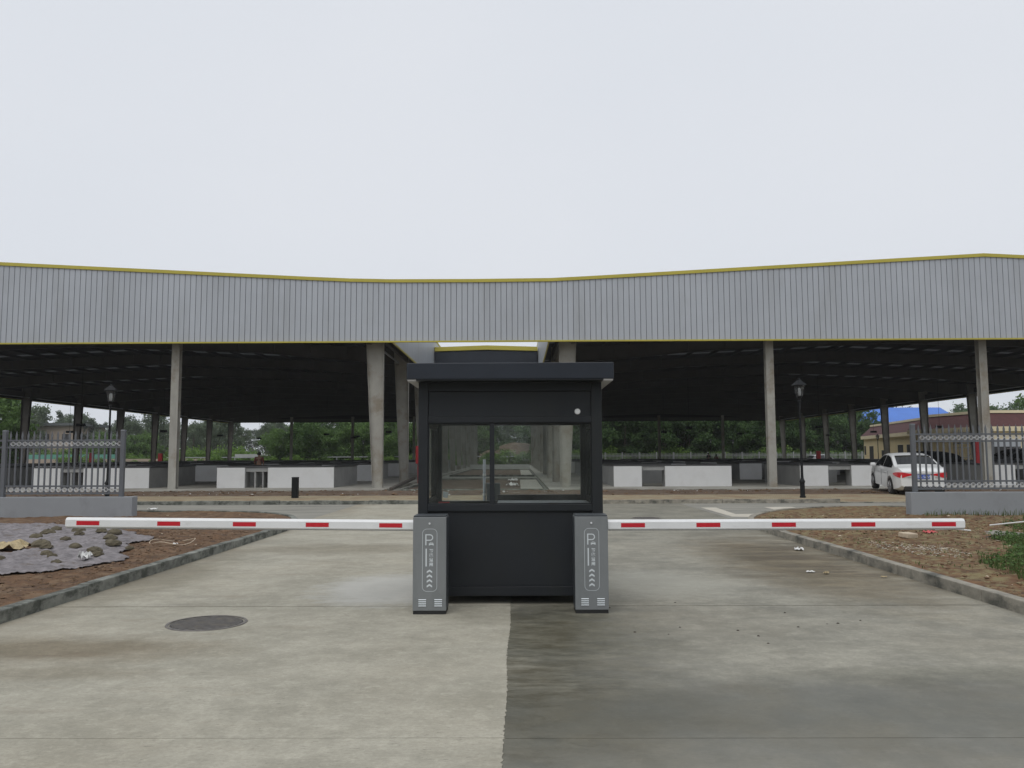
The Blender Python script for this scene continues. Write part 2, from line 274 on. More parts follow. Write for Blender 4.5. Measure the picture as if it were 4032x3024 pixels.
# ------------------------------------------------------------------ mesh helpers
class MB:
    def __init__(s): s.v = []; s.f = []
    def add(s, vs, fs):
        o = len(s.v); s.v += [tuple(v) for v in vs]; s.f += [tuple(i+o for i in f) for f in fs]; return s
    def box(s, x0, x1, y0, y1, z0, z1):
        return s.add([(x0, y0, z0), (x1, y0, z0), (x1, y1, z0), (x0, y1, z0), (x0, y0, z1), (x1, y0, z1), (x1, y1, z1), (x0, y1, z1)],
                     [(3, 2, 1, 0), (4, 5, 6, 7), (0, 1, 5, 4), (1, 2, 6, 5), (2, 3, 7, 6), (3, 0, 4, 7)])
    def frust(s, a, b):   # a, b: 4-point rings
        return s.add(list(a)+list(b), [(3, 2, 1, 0), (4, 5, 6, 7), (0, 1, 5, 4), (1, 2, 6, 5), (2, 3, 7, 6), (3, 0, 4, 7)])
    def prism(s, poly, lo, hi, axis='y'):  # poly of 2d points (a,b)
        n = len(poly)
        def q(p, h): return {'y': (p[0], h, p[1]), 'x': (h, p[0], p[1]), 'z': (p[0], p[1], h)}[axis]
        return s.add([q(p, lo) for p in poly]+[q(p, hi) for p in poly], [tuple(range(n)), tuple(range(2*n-1, n-1, -1))]+[(i+n, (i+1) % n+n, (i+1) % n, i) for i in range(n)])
    def cyl(s, c, r0, r1, h, n=16, axis='z', cap=True):
        a = [(math.cos(2*PI*i/n), math.sin(2*PI*i/n)) for i in range(n)]
        def q(u, v, t):
            return {'z': (c[0]+u, c[1]+v, c[2]+t), 'y': (c[0]+u, c[1]+t, c[2]+v), 'x': (c[0]+t, c[1]+u, c[2]+v)}[axis]
        vs = [q(r0*x, r0*y, 0) for x, y in a]+[q(r1*x, r1*y, h) for x, y in a]
        fs = [(i, (i+1) % n, (i+1) % n+n, i+n) for i in range(n)]
        if cap: fs += [tuple(range(n-1, -1, -1)), tuple(range(n, 2*n))]
        return s.add(vs, fs)
    def lathe(s, prof, n=16, c=(0, 0, 0)):
        vs = []; fs = []
        for r, z in prof: vs += [(c[0]+r*math.cos(2*PI*i/n), c[1]+r*math.sin(2*PI*i/n), c[2]+z) for i in range(n)]
        for k in range(len(prof)-1): fs += [(k*n+i, k*n+(i+1) % n, (k+1)*n+(i+1) % n, (k+1)*n+i) for i in range(n)]
        return s.add(vs, fs)
    def tube(s, pts, r, n=6):
        vs = []; fs = []; P = [Vector(p) for p in pts]
        for i, p in enumerate(P):
            d = (P[min(i+1, len(P)-1)]-P[max(i-1, 0)]).normalized(); a = d.orthogonal().normalized(); b = d.cross(a)
            rr = r[i] if isinstance(r, (list, tuple)) else r
            vs += [tuple(p+a*rr*math.cos(2*PI*k/n)+b*rr*math.sin(2*PI*k/n)) for k in range(n)]
        for i in range(len(P)-1): fs += [(i*n+k, i*n+(k+1) % n, (i+1)*n+(k+1) % n, (i+1)*n+k) for k in range(n)]
        fs += [tuple(range(n-1, -1, -1)), tuple(range((len(P)-1)*n, len(P)*n))]
        return s.add(vs, fs)
    def torus(s, c, R, r, n=14, m=6, axis='y'):
        vs = []; fs = []
        for i in range(n):
            a = 2*PI*i/n
            for j in range(m):
                b = 2*PI*j/m; u = (R+r*math.cos(b))*math.cos(a); v = (R+r*math.cos(b))*math.sin(a); t = r*math.sin(b)
                vs.append((c[0]+u, c[1]+t, c[2]+v) if axis == 'y' else (c[0]+u, c[1]+v, c[2]+t))
        for i in range(n):
            for j in range(m): fs.append((i*m+j, ((i+1) % n)*m+j, ((i+1) % n)*m+(j+1) % m, i*m+(j+1) % m))
        return s.add(vs, fs)
    def mesh(s, name, m):
        me = bpy.data.meshes.new(name); me.from_pydata(s.v, [], s.f); me.update()
        if m: me.materials.append(m)
        return me
    def build(s, name, m, parent=None, smooth=False, bevel=0, **p):
        o = link(name, s.mesh(name, m), parent, **p)
        import bmesh
        bm = bmesh.new(); bm.from_mesh(o.data); bmesh.ops.recalc_face_normals(bm, faces=bm.faces); bm.to_mesh(o.data); bm.free()
        if smooth: o.data.polygons.foreach_set('use_smooth', [True]*len(o.data.polygons))
        if bevel:
            b = o.modifiers.new('bevel', 'BEVEL'); b.width = bevel; b.segments = 2; b.limit_method = 'ANGLE'; b.angle_limit = rad(40)
        return o
def link(name, me, parent=None, loc=None, **p):
    o = bpy.data.objects.new(name, me); COL.objects.link(o)
    if parent: o.parent = parent
    if loc is not None: o.location = loc
    for k, v in p.items(): o[k] = v
    return o
def thing(name, label, cat, loc=(0, 0, 0), rz=0, group=None):
    o = bpy.data.objects.new(name, None); COL.objects.link(o); o.location = loc; o.rotation_euler = (0, 0, rz); o.empty_display_size = .2
    o['label'] = label; o['category'] = cat
    if group: o['group'] = group
    return o
def tag(o, label, cat, group=None):
    o['label'] = label; o['category'] = cat
    if group: o['group'] = group
    return o
def copy_tree(o, parent=None):
    c = o.copy(); COL.objects.link(c)
    if parent: c.parent = parent
    for ch in list(o.children): copy_tree(ch, c)
    return c
def place(o, loc, rz=0, label=None, scale=1, group=None):
    o.location = loc; o.rotation_euler = (0, 0, rz); o.scale = (scale,)*3
    if label: o['label'] = label
    if group: o['group'] = group
    return o

# ================================================================== SETTING
mb = MB(); mb.box(-1500, 1500, -300, 2500, -.4, -.16); mb.build('ground', mt['ground'], kind='structure')
# ---- road slabs, with ragged centre joint
road = link('road', None, kind='structure')
MB().box(-5.35, 5.35, -8, 27.95, -.14, -.02).build('joint_bed', mt['joint'], road)
ys = np.arange(-8, 27.95, .02); jag = {}
for y in ys: jag[round(float(y), 3)] = -.09+noise.noise(Vector((0, y*26, 3)))*.014+noise.noise(Vector((0, y*70, 5)))*.01+noise.noise(Vector((0, y*.8, 8)))*.02
keys = sorted(jag)
def slab(y0, y1, side, m, ztop):
    ks = [k for k in keys if y0 <= k <= y1]; ks = [y0]+[k for k in ks if y0 < k < y1]+[y1]
    jx = [jag.get(round(k, 3), -.09)+side*.0006 for k in ks]; ex = side*5.35
    vs = []; fs = []
    for k, x in zip(ks, jx): vs += [(x, k, ztop), (ex, k, ztop), (x, k, -.12), (ex, k, -.12)]
    for i in range(len(ks)-1):
        a = 4*i; b = a+4; fs += [(a, b, b+1, a+1), (a, a+2, b+2, b), (a+1, b+1, b+3, a+3)]
    e = 4*(len(ks)-1); fs += [(0, 1, 3, 2), (e, e+2, e+3, e+1)]
    MB().add(vs, fs).build('slab', m, road)
for y0, y1 in ((-8, .75), (.757, 4.86), (4.867, 9.005), (9.035, 27.95)):
    slab(y0, y1, -1, mt['slab_left'], .003); slab(y0, y1, 1, mt['slab_right'], 0)
cr_ = link('cross_road', None, kind='structure')
for a, b in ((-78, -5.355), (5.355, 78)):
    xs = np.linspace(a, b, 17)
    for x0, x1 in zip(xs[:-1], xs[1:]): MB().box(x0+.004, x1-.004, 16.8, 27.95, -.12, 0.001).build('slab', mt['cross'], cr_)
for pl in ([(5.58, 25.59), (6.02, 25.56), (5.88, 22.7), (7.05, 22.75), (6.3, 21.6), (5.56, 21.85)], [(7.54, 25.73), (8.39, 25.81), (8.4, 23.9), (7.45, 23.1)]):
    MB().prism(pl, .0, .006, 'z').build('concrete_patch', mt['patch'], cr_)

# ---- kerbs
kst = MB().box(-.495, .495, -.07, .07, -.1, .13).mesh('kerb_stone', mt['kerb']); kst_r = MB().box(-.495, .495, -.07, .07, -.1, .13).mesh('kerb_stone', mt['kerb_r'])
def stones(parent, pts, me, step=1.0, bevel=True):
    P = [Vector((x, y, 0)) for x, y in pts]; seg = []; 
    for a, b in zip(P[:-1], P[1:]):
        n = max(1, round((b-a).length/step))
        for i in range(n): seg.append((a.lerp(b, i/n), a.lerp(b, (i+1)/n)))
    for a, b in seg:
        c = (a+b)/2; d = b-a
        o = link('kerb_stone', me, parent, (c.x, c.y, random.uniform(-.007, .007))); o.rotation_euler = (random.uniform(-.012, .012), 0, math.atan2(d.y, d.x)+random.uniform(-.006, .006)); o.scale = (d.length/1.0, 1, 1)
        bv = o.modifiers.new('bevel', 'BEVEL'); bv.width = .012; bv.segments = 2
def arc(pts, n=4):   # Catmull-Rom densify
    out = []
    for i in range(len(pts)-1):
        p0 = Vector(pts[max(i-1, 0)]); p1 = Vector(pts[i]); p2 = Vector(pts[i+1]); p3 = Vector(pts[min(i+2, len(pts)-1)])
        for k in range(n):
            t = k/n; q = .5*((2*p1)+(-p0+p2)*t+(2*p0-5*p1+4*p2-p3)*t*t+(-p0+3*p1-3*p2+p3)*t**3); out.append((q.x, q.y))
    return out+[tuple(pts[-1])]
KL = [(-5.07, -2), (-5.07, 17.6)]+arc([(-5.07, 17.6), (-5.2, 19.3), (-5.72, 21.0), (-6.55, 22.2), (-7.65, 22.85), (-9.2, 23.1), (-10.8, 23.15)], 2)[1:]+[(-60, 23.2)]
KR = [(5.03, -2), (5.17, 17.4)]+arc([(5.17, 17.4), (5.3, 19.1), (5.85, 20.8), (6.85, 22.5), (8.05, 23.55), (9.3, 24.1), (11.3, 24.15)], 2)[1:]+[(60, 24.2)]
kl = link('kerb', None, kind='structure'); stones(kl, KL, kst)
kr = link('kerb', None, kind='structure'); stones(kr, KR, kst_r)
kf = link('kerb', None, kind='structure')
stones(kf, [(-60, 27.95), (-3, 27.93)], kst); stones(kf, [(-3, 27.93), (10.7, 27.9)], kst_r); stones(kf, [(18.5, 27.9), (60, 27.9)], kst_r)
kd = MB().box(-.495, .495, -.07, .07, -.1, .03).mesh('kerb_stone', mt['kerb_r'])
stones(kf, [(10.7, 27.9), (18.5, 27.9)], kd)

# ---- soil islands
def xedge(pts, y, side):
    best = None
    for (x0, y0), (x1, y1) in zip(pts[:-1], pts[1:]):
        if min(y0, y1) <= y <= max(y0, y1) and abs(y1-y0) > 1e-6:
            x = x0+(x1-x0)*(y-y0)/(y1-y0)
            if best is None or abs(x) < abs(best): best = x
    return (best if best is not None else side*11)+side*.06
def fbm(x, y, s, o=4, seed=0):
    v = 0; a = 1
    for k in range(o): v += a*noise.noise(Vector((x*s+seed, y*s, seed*.7+k*5))); a *= .55; s *= 2.1
    return v
def hsoil(x, y, seed, edge):
    d = min(1, max(0, abs(edge-x)/.5))
    h = .10+d*(.035*fbm(x, y, .8, 2, seed)+.03*abs(fbm(x, y, 4.5, 4, seed+3)))+.012*fbm(x, y, 14, 2, seed+9)*d
    if seed == 1: h += d*.05*math.exp(-((x+8)**2/6+(y-14)**2/16))
    if seed == 2:
        h += -.22*math.exp(-((x-9.9)**2/.7+(y-15.2)**2/9)) + .06*math.exp(-((x-7)**2/.8+(y-10)**2/6))
    return h
def island(name, pts, side, seed, m, xout, ymax):
    rows = [y for y in np.concatenate([np.arange(-2, 3, .5), np.arange(3, 19, .07), np.arange(19, ymax, .16), [ymax]])]
    ts = np.concatenate([np.linspace(0, .5, 110)**1.0, np.linspace(.52, 1, 30)]); vs = []; fs = []; n = len(ts)
    for y in rows:
        e = xedge(pts, float(min(y, ymax-.03)), side)
        for t in ts: x = e+(xout-e)*t; vs.append((x, y, hsoil(x, y, seed, e)))
    for j in range(len(rows)-1):
        for i in range(n-1): fs.append((j*n+i, j*n+i+1, (j+1)*n+i+1, (j+1)*n+i))
    o = MB().add(vs, fs).build(name, m, smooth=True, kind='structure'); return o
island('soil_bed', KL, -1, 1, mt['soil'], -24, 23.08)
island('soil_bed', KR, 1, 2, mt['soil_r'], 24, 24.08)
for nm, x0, x1, y1 in (('verge', -78, -24.01, 23.1), ('verge', 24.01, 78, 24.1)): MB().box(x0, x1, -8, y1, -.13, .09).build(nm, mt['soil'], kind='structure')
# scattered clods (stuff)
def clods(name, n, fn, m, s0, s1, **k):
    ico = [(0, 0, 1), (.89, 0, .45), (.28, .85, .45), (-.72, .53, .45), (-.72, -.53, .45), (.28, -.85, .45), (0, 0, -.6)]
    fc = [(0, 1, 2), (0, 2, 3), (0, 3, 4), (0, 4, 5), (0, 5, 1), (6, 2, 1), (6, 3, 2), (6, 4, 3), (6, 5, 4), (6, 1, 5)]
    b = MB()
    for i in range(n):
        x, y, z = fn(); s = s0+(s1-s0)*random.random()**3; a = random.random()*6.3; c, sn = math.cos(a), math.sin(a)
        vs = []
        for q in ico:
            r = s*random.uniform(.65, 1.25); X = q[0]*r*1.2; Y = q[1]*r; vs.append((x+X*c-Y*sn, y+X*sn+Y*c, z+q[2]*r*.75-s*.25))
        b.add(vs, fc)
    return b.build(name, m, kind='stuff', **k)
def onbed(pts, side, seed, x0, x1, y0, y1):
    def f():
        while True:
            y = y0+(y1-y0)*random.random(); e = xedge(pts, y, side); x = random.uniform(x0, x1)
            if (x-e)*side > .12 and not (side < 0 and intarp(x, y) and seed == 1): return x, y, hsoil(x, y, seed, e)
    return f
TP = [(-10.6, 10.1), (-6.35, 10.35), (-5.75, 11.0), (-5.75, 12.3), (-6.35, 13.6), (-6.6, 15.0), (-7.6, 16.2), (-8.6, 17.2), (-10.3, 18.6), (-13.5, 19.2), (-14, 10.2)]
def intarp(x, y):
    c = False; n = len(TP)
    x += .25*noise.noise(Vector((y*1.3, x*1.3, 1)))
    for i in range(n):
        (x0, y0), (x1, y1) = TP[i], TP[(i+1) % n]
        if (y0 > y) != (y1 > y) and x < (x1-x0)*(y-y0)/(y1-y0)+x0: c = not c
    return c
clods('soil_clods', 9000, onbed(KL, -1, 1, -12, -5, 6, 19), mt['clod'], .006, .045)
clods('soil_clods', 11000, onbed(KR, 1, 2, 5, 12, 7, 21), mt['clod_r'], .006, .045)
clods('small_stones', 350, onbed(KR, 1, 2, 5, 12, 8, 21), mt['stone'], .006, .04)
def pf():
    a = random.random()*6.3; q = random.random()**.6; x = 6.3+math.cos(a)*q*.55; y = 13.3+math.sin(a)*q*1.3; return x, y, hsoil(x, y, 2, 5.15)
clods('small_stones', 900, pf, mt['pale_bits'], .005, .025)
clods('small_stones', 150, onbed(KL, -1, 1, -11, -5, 8, 22), mt['stone'], .006, .035)
# ground cloth
def htarp(x, y):
    e = xedge(KL, y, -1); k = sum(intarp(x+q*math.cos(a), y+q*math.sin(a)) for a in (0, 1.57, 3.14, 4.71) for q in (.15, .35))/8; k = .15+.85*k*k; return hsoil(x, y, 1, e)+.012+k*(.045*abs(fbm(x, y, 1.6, 3, 5))+.02*(1-abs(fbm(x*.7+y*.6, y-x*.4, 2.2, 2, 8))*1.6)+.007*fbm(x, y, 9, 3, 4)+.012*(1-abs(fbm(x*1.3-y*.5, y+x*.6, 4.5, 2, 3))*2.2))
st = .035; idx = {}; vs = []; fs = []
for i in range(int(9/st)):
    for j in range(int(9.5/st)):
        x = -14.2+i*st; y = 9.8+j*st
        if intarp(x, y) and (x+8.2)**2/.36+(y-13.1)**2/.5 > 1: idx[(i, j)] = len(vs); vs.append((x, y, htarp(x, y)))
for (i, j) in list(idx):
    q = [(i, j), (i+1, j), (i+1, j+1), (i, j+1)]
    if all(k in idx for k in q): fs.append(tuple(idx[k] for k in q))
cl = MB().add(vs, fs).build('ground_cloth', mt['tarp'], smooth=True); sd = cl.modifiers.new('thick', 'SOLIDIFY'); sd.thickness = .006
tag(cl, 'crumpled grey mauve cloth spread over soil behind the left kerb', 'ground cloth')
b = MB()
def clod_on(x, y, s, nm='soil_lump'):
    bb = MB(); vs = []; n = 10
    fs = []
    for k in range(5):
        a = k/4*PI*.5
        for i in range(n):
            th = 2*PI*i/n; r = s*math.cos(a)*(1+.35*noise.noise(Vector((math.cos(th)*2+x*7, math.sin(th)*2+y*7, k)))); vs.append((r*math.cos(th)*1.25, r*math.sin(th), s*.85*math.sin(a)*(1+.3*noise.noise(Vector((x*5, th, k))))))
    for k in range(4):
        for i in range(n): fs.append((k*n+i, k*n+(i+1) % n, (k+1)*n+(i+1) % n, (k+1)*n+i))
    fs.append(tuple(4*n+i for i in range(n)))
    return bb.add(vs, fs)
lumps = [(-8.49, 16.1, .2), (-7.0, 14.3, .17), (-6.5, 13.4, .18), (-6.4, 12.6, .16), (-6.1, 12.1, .14), (-7.6, 13.3, .22), (-7.3, 12.9, .14), (-8.5, 14.7, .16), (-7.0, 12.4, .12), (-6.3, 11.4, .1), (-7.4, 15.3, .2), (-8.0, 11.2, .13), (-7.9, 15.0, .13), (-6.1, 13.1, .11), (-9.0, 12.3, .2), (-8.8, 15.6, .2), (-7.2, 11.6, .1), (-6.8, 13.9, .12), (-8.2, 12.2, .1), (-7.7, 14.2, .12), (-9.3, 14.2, .14), (-6.7, 12.0, .1), (-8.9, 11.4, .1), (-6.9, 13.0, .13), (-7.9, 15.8, .15), (-9.2, 16.6, .16), (-9.6, 13.1, .14)]
for x, y, s in lumps:
    o = clod_on(x, y, s*.6).build('soil_lump', mt['lump'], smooth=False); o.location = (x, y, htarp(x, y)+.005)
    tag(o, 'brown soil lump holding down the grey mauve ground cloth', 'soil lump', 'soil lumps lying on the ground cloth')
# litter
def crumple(s, seed, fl=.35):
    vs = []; fs = []; n = 9
    for j in range(n):
        for i in range(n):
            u, v = i/(n-1)-.5, j/(n-1)-.5; vs.append((u*s+.1*s*noise.noise(Vector((u*5, v*5, seed))), v*s*.7+.1*s*noise.noise(Vector((u*5, v*5, seed+4))), s*fl*abs(noise.noise(Vector((u*6, v*6, seed+9))))+.01))
    for j in range(n-1):
        for i in range(n-1): fs.append((j*n+i, j*n+i+1, (j+1)*n+i+1, (j+1)*n+i))
    return MB().add(vs, fs)
def litter(x, y, s, m, label, seed, z=None, cat='litter', **k):
    o = crumple(s, seed, **k).build('plastic_litter', m); e = xedge(KL if x < 0 else KR, y, 1 if x > 0 else -1)
    o.location = (x, y, z if z is not None else hsoil(x, y, 1 if x < 0 else 2, e)+.01); o.rotation_euler = (0, 0, seed*1.7)
    sd = o.modifiers.new('t', 'SOLIDIFY'); sd.thickness = .003
    return tag(o, label, cat)
litter(-6.08, 11.72, .2, mt['cloth_white'], 'bright white scrap of plastic on the near edge of the ground cloth', 1, htarp(-6.08, 11.72)+.02, fl=.9)
litter(-8.2, 13.2, .75, mt['straw'], 'pale heap of straw and foam in the hole of the ground cloth', 2, fl=.3)
litter(-5.75, 14.0, .1, mt['cloth_white'], 'tiny white scrap on bare soil beside the left kerb', 3)
litter(7.77, 15.91, .24, mt['pink'], 'pink scrap of plastic under the right barrier arm', 4)
litter(8.7, 15.3, .3, mt['blackplast'], 'black plastic sheet crumpled beside the grass', 5)
litter(8.95, 14.9, .12, mt['cloth_white'], 'small white wrapper at the edge of the grass', 6)
litter(3.97, 11.48, .1, mt['cloth_white'], 'small white scrap on the right lane, the left one of two', 7, .004, fl=.3)
litter(4.14, 11.36, .09, mt['straw'], 'small cream scrap on the right lane, the right one of two', 8, .004)
litter(4.75, 10.99, .07, mt['straw'], 'small cream scrap against the foot of the right kerb', 9, .004)
litter(4.71, 14.15, .2, mt['cloth_white'], 'crumpled white bag on the right lane below the barrier arm', 10, .004)
litter(-11.2, 25.5, .25, mt['cloth_white'], 'white bag lying on the cross road beyond the left soil bed', 11, .004)
o = MB().tube([(8.0, 16.15, .16), (8.3, 16.05, .18), (8.55, 15.9, .16)], .013).build('white_stick', mt['white_plast']); tag(o, 'thin white plastic pipe lying on the right soil bed', 'pipe')
o = MB().tube([(9.3, 16.6, .2), (9.75, 16.2, .3)], .013).build('white_stick', mt['white_plast']); tag(o, 'thin white plastic pipe lying in the grass', 'pipe')
o = MB().box(-.14, .14, -.1, .1, 0, .09).build('stone_block', mt['stone'], bevel=.015); o.location = (6.93, 14.98, .12); o.rotation_euler = (.1, .05, .5); tag(o, 'squared cream stone block on the right soil bed', 'stone')
o = MB().tube([(-5.95+.28*math.cos(a)*1.3, 14.3+.35*math.sin(a)+.1*math.sin(2*a), .16+.03*math.sin(3*a)) for a in np.linspace(.4, 6.9, 26)], .009).build('cable_loop', mt['wire']); tag(o, 'loop of beige cable lying on the soil behind the left kerb', 'cable')
for i, (x, y) in enumerate([(2.12, 7.52), (2.12, 7.23), (1.34, 7.6), (1.05, 7.69), (2.92, 8.04), (3.03, 8.06), (2.0, 7.75), (1.5, 7.9), (3.3, 8.2), (2.6, 7.9), (.95, 8.9), (1.7, 9.2), (2.7, 8.6)]):
    o = clod_on(x, y, random.uniform(.006, .012)).build('pebble', mt['wood']); o.location = (x, y, 0); tag(o, 'tiny dark pebble lying on the damp right lane', 'pebble', 'pebbles on the right lane')
# grass
def blades(n, fn, h0, h1, name='grass'):
    b = MB()
    for i in range(n):
        x, y, z = fn(); h = random.uniform(h0, h1); a = random.random()*6.3; w = .004+.006*random.random(); dx, dy = math.cos(a), math.sin(a); l = h*random.uniform(.15, .6)
        b.add([(x-dy*w, y+dx*w, z), (x+dy*w, y-dx*w, z), (x+dx*l*.4+dy*w*.7, y+dy*l*.4-dx*w*.7, z+h*.6), (x+dx*l*.4-dy*w*.7, y+dy*l*.4+dx*w*.7, z+h*.6), (x+dx*l, y+dy*l, z+h)], [(0, 1, 2, 3), (3, 2, 4)])
    return b.build(name, mt['grass'], kind='stuff')
def gf():
    while True:
        x = random.uniform(6, 13.5); y = random.uniform(9.5, 20)
        if x > 9.15+.9*noise.noise(Vector((x, y, 2)))+(y-15.5)*.62 and y < 19.6 and noise.noise(Vector((x*1.6, y*1.6, 7))) > -.28: return x, y, hsoil(x, y, 2, 5.1)-.02
blades(22000, gf, .04, .2)
def weeds(n):
    b = MB()
    for i in range(n):
        x, y, z = gf(); z += .02+.17*random.random()**1.4; s_ = random.uniform(.012, .035); a = random.random()*6.3; c, d = math.cos(a)*s_, math.sin(a)*s_; t = random.uniform(-.6, .6)*s_
        b.add([(x-c, y-d, z), (x+d*.5, y-c*.5, z+t), (x+c, y+d, z+t*.5), (x-d*.5, y+c*.5, z-t)], [(0, 1, 2, 3)])
    return b.build('weeds', mt['leaf_mid'], kind='stuff')
weeds(26000)
def gs():
    while True:
        x = random.uniform(5.3, 9.5); y = random.uniform(8.5, 20)
        if noise.noise(Vector((x*1.1, y*1.1, 3))) > .1 and x > xedge(KR, y, 1)+.1: return x, y, hsoil(x, y, 2, xedge(KR, y, 1))
blades(900, gs, .015, .045)
def gw():
    x = random.uniform(9.9, 22); return x, random.uniform(20.3, 20.74), .1
blades(900, gw, .05, .2)

# manhole
mh = thing('manhole_cover', 'round ribbed cast iron manhole cover in the left lane', 'manhole cover', (-3.01, 8.13, .004))
MB().lathe([(.345, .001), (.345, .007), (.372, .007), (.378, -.004), (.385, -.02)], 48).build('frame', mt['cast_iron'], mh, smooth=False)
MB().lathe([(0, .001), (.335, .001), (.34, -.01)], 48).build('cover', mt['iron_dark'], mh)
b = MB()
for i in range(-5, 6):
    yy = i*.058; hl = math.sqrt(max(0, .325**2-yy*yy)); a = rad(28)
    if hl > .04:
        q = [(-hl, yy-.013), (hl, yy-.013), (hl, yy+.013), (-hl, yy+.013)]; q = [(x*math.cos(a)-y*math.sin(a), x*math.sin(a)+y*math.cos(a)) for x, y in q]; b.prism(q, .0012, .0048, 'z')
b.build('rib', mt['cast_iron'], mh, kind='stuff')
mh2 = copy_tree(mh); place(mh2, (3.25, 21.35, .0035), .4, 'round manhole cover at the crossroads beyond the right barrier')

# ---- pavement and soil before the sheds
MB().box(-60, 10.7, 27.98, 31.6, -.12, .118).build('pavement', mt['paving'], kind='structure')
b = MB(); b.frust([(10.7, 27.98, -.12), (18.5, 27.98, -.12), (18.5, 31.6, -.12), (10.7, 31.6, -.12)], [(10.7, 27.98, .03), (18.5, 27.98, .03), (18.5, 31.6, .1), (10.7, 31.6, .118)]); b.build('pavement', mt['paving'], kind='structure')
MB().box(18.5, 60, 27.98, 31.6, -.12, .118).build('pavement', mt['paving'], kind='structure')
vs = []; fs = []; X = np.arange(-60, 60.1, .4); Y = np.arange(31.6, 36.3, .235)
for y in Y:
    for x in X: vs.append((x, y, .112+(.05*fbm(x, y, .7, 4, 12)+.02)*min(1, (y-31.6)*1.5)*(min(1, max(0, 36.2-y)+.2))))
n = len(X)
for j in range(len(Y)-1):
    for i in range(n-1): fs.append((j*n+i, j*n+i+1, (j+1)*n+i+1, (j+1)*n+i))
MB().add(vs, fs).build('soil_strip', mt['soil_dark'], smooth=True, kind='structure')
def sfn(): 
    x = random.uniform(-22, 22); y = random.uniform(31.7, 36.1); return x, y, .13
clods('soil_clods', 1500, sfn, mt['clod'], .02, .1); clods('small_stones', 60, sfn, mt['cloth_white'], .02, .07)
# shed floors
for x0, x1 in ((-46.5, -5.9), (1.35, 43)): MB().box(x0, x1, 36.25, 129, -.1, .15).build('floor', mt['floor'], kind='structure')
# alley
MB().box(-5.9, 1.35, 36.25, 129, -.12, .02).build('alley_ground', mt['concrete_pale'], kind='structure')
def bed(y0, y1, xa):
    g = thing('planting_bed', f'unplanted soil bed in the alley, {"nearer" if y0 < 40 else "farther"} of two', 'planting bed')
    MB().box(-5.2, xa, y0, y1, .0, .06).build('soil', mt['soil_dark'], g)
    MB().box(xa, 1.15, y0, y1, .0, .065).build('concrete_pad', mt['concrete_pale'], g)
    for x in (-5.3, 1.15): MB().box(x, x+.1, y0-.1, y1+.1, 0, .15).build('kerb', mt['kerb'], g)
    for y in (y0-.1, y1): MB().box(-5.2, 1.15, y, y+.1, 0, .149).build('kerb', mt['kerb'], g)
bed(37, 54.2, .1); bed(64, 92, .2)
lw = MB().box(-5.6, 1.3, 95.5, 95.8, 0, .62).build('low_wall', mt['lowwall']); tag(lw, 'low whitish wall closing the alley between the sheds', 'wall')
for i, (x, y, s) in enumerate(((-.3, 42.2, .55), (-.33, 50.2, .6), (-4.6, 41, .3), (-4.9, 44, .3))):
    litter(x, y, s, mt['stall_grey'] if i > 1 else mt['cloth_white'], ['white cement bag on the alley soil, nearer to the booth', 'white cement bag on the alley soil, farther from the booth', 'grey rag at the foot of the left alley columns, nearer one', 'grey rag at the foot of the left alley columns, farther one'][i], 20+i, .1, 'bag', fl=.5)
o = MB().box(-.08, .08, -5.0, 5.0, -.06, .06).build('timber_beam', mt['wood'], bevel=.01); o.location = (-5.62, 40.9, .3); o.rotation_euler = (.02, 0, rad(1.5)); tag(o, 'long dark timber beam lying beside the left alley columns', 'beam')

# ================================================================== SHEDS
FR = [38+8.75*k for k in range(11)]
def ptop(x):
    P = [(-44.61, 9.5), (-25, 10.55), (-9.5, 9.72), (-7.6, 9.63), (-5.8, 9.585), (-2, 9.575), (1.5, 9.6), (3.2, 9.68), (21.1, 10.63), (41.1, 9.55)]
    for (a, za), (b_, zb) in zip(P[:-1], P[1:]):
        if a <= x <= b_: return za+(zb-za)*(x-a)/(b_-a)
    return 9.5
def fascia(parent, x0, x1):
    xs = [x0+.252*i for i in range(round((x1-x0)/.252))]
    far = MB()
    for x in xs:
        xe = min(x+.252, x1); a = x+.008; c = xe-.008; ta = ptop(a)-.1; tb = ptop(c)-.1; z0 = 6.78; bv = .012
        q = MB().frust([(a, 37.02, z0), (c, 37.02, z0), (c, 37.02, tb), (a, 37.02, ta)][::-1], [(a+bv, 37.0, z0), (c-bv, 37.0, z0), (c-bv, 37.0, tb), (a+bv, 37.0, ta)][::-1])
        if -24.2 < x < 23.6: q.build('fascia_panel', mt['steel_grey'], parent)
        else: far.add(q.v, q.f)
    if far.v: far.build('fascia_panel', mt['steel_grey'], parent, kind='stuff')
    br = [x0]+[v for v in (-25, -9.5, -7.6, -2, 3.2, 21.1) if x0 < v < x1]+[x1]
    poly = [(x0, 6.78)]+[(x1, 6.78)]+[(v, ptop(v)-.1) for v in br[::-1]]
    MB().prism(poly, 37.021, 37.06, 'y').build('backing_sheet', mt['steel_back'], parent)
    poly = [(v, ptop(v)-.13) for v in br]+[(v, ptop(v)+.02) for v in br[::-1]]
    MB().prism(poly, 36.95, 37.12, 'y').build('top_trim', mt['yellow'], parent)
    MB().box(x0, x1, 36.96, 37.1, 6.72, 6.785).build('bottom_trim', mt['yellow'], parent)
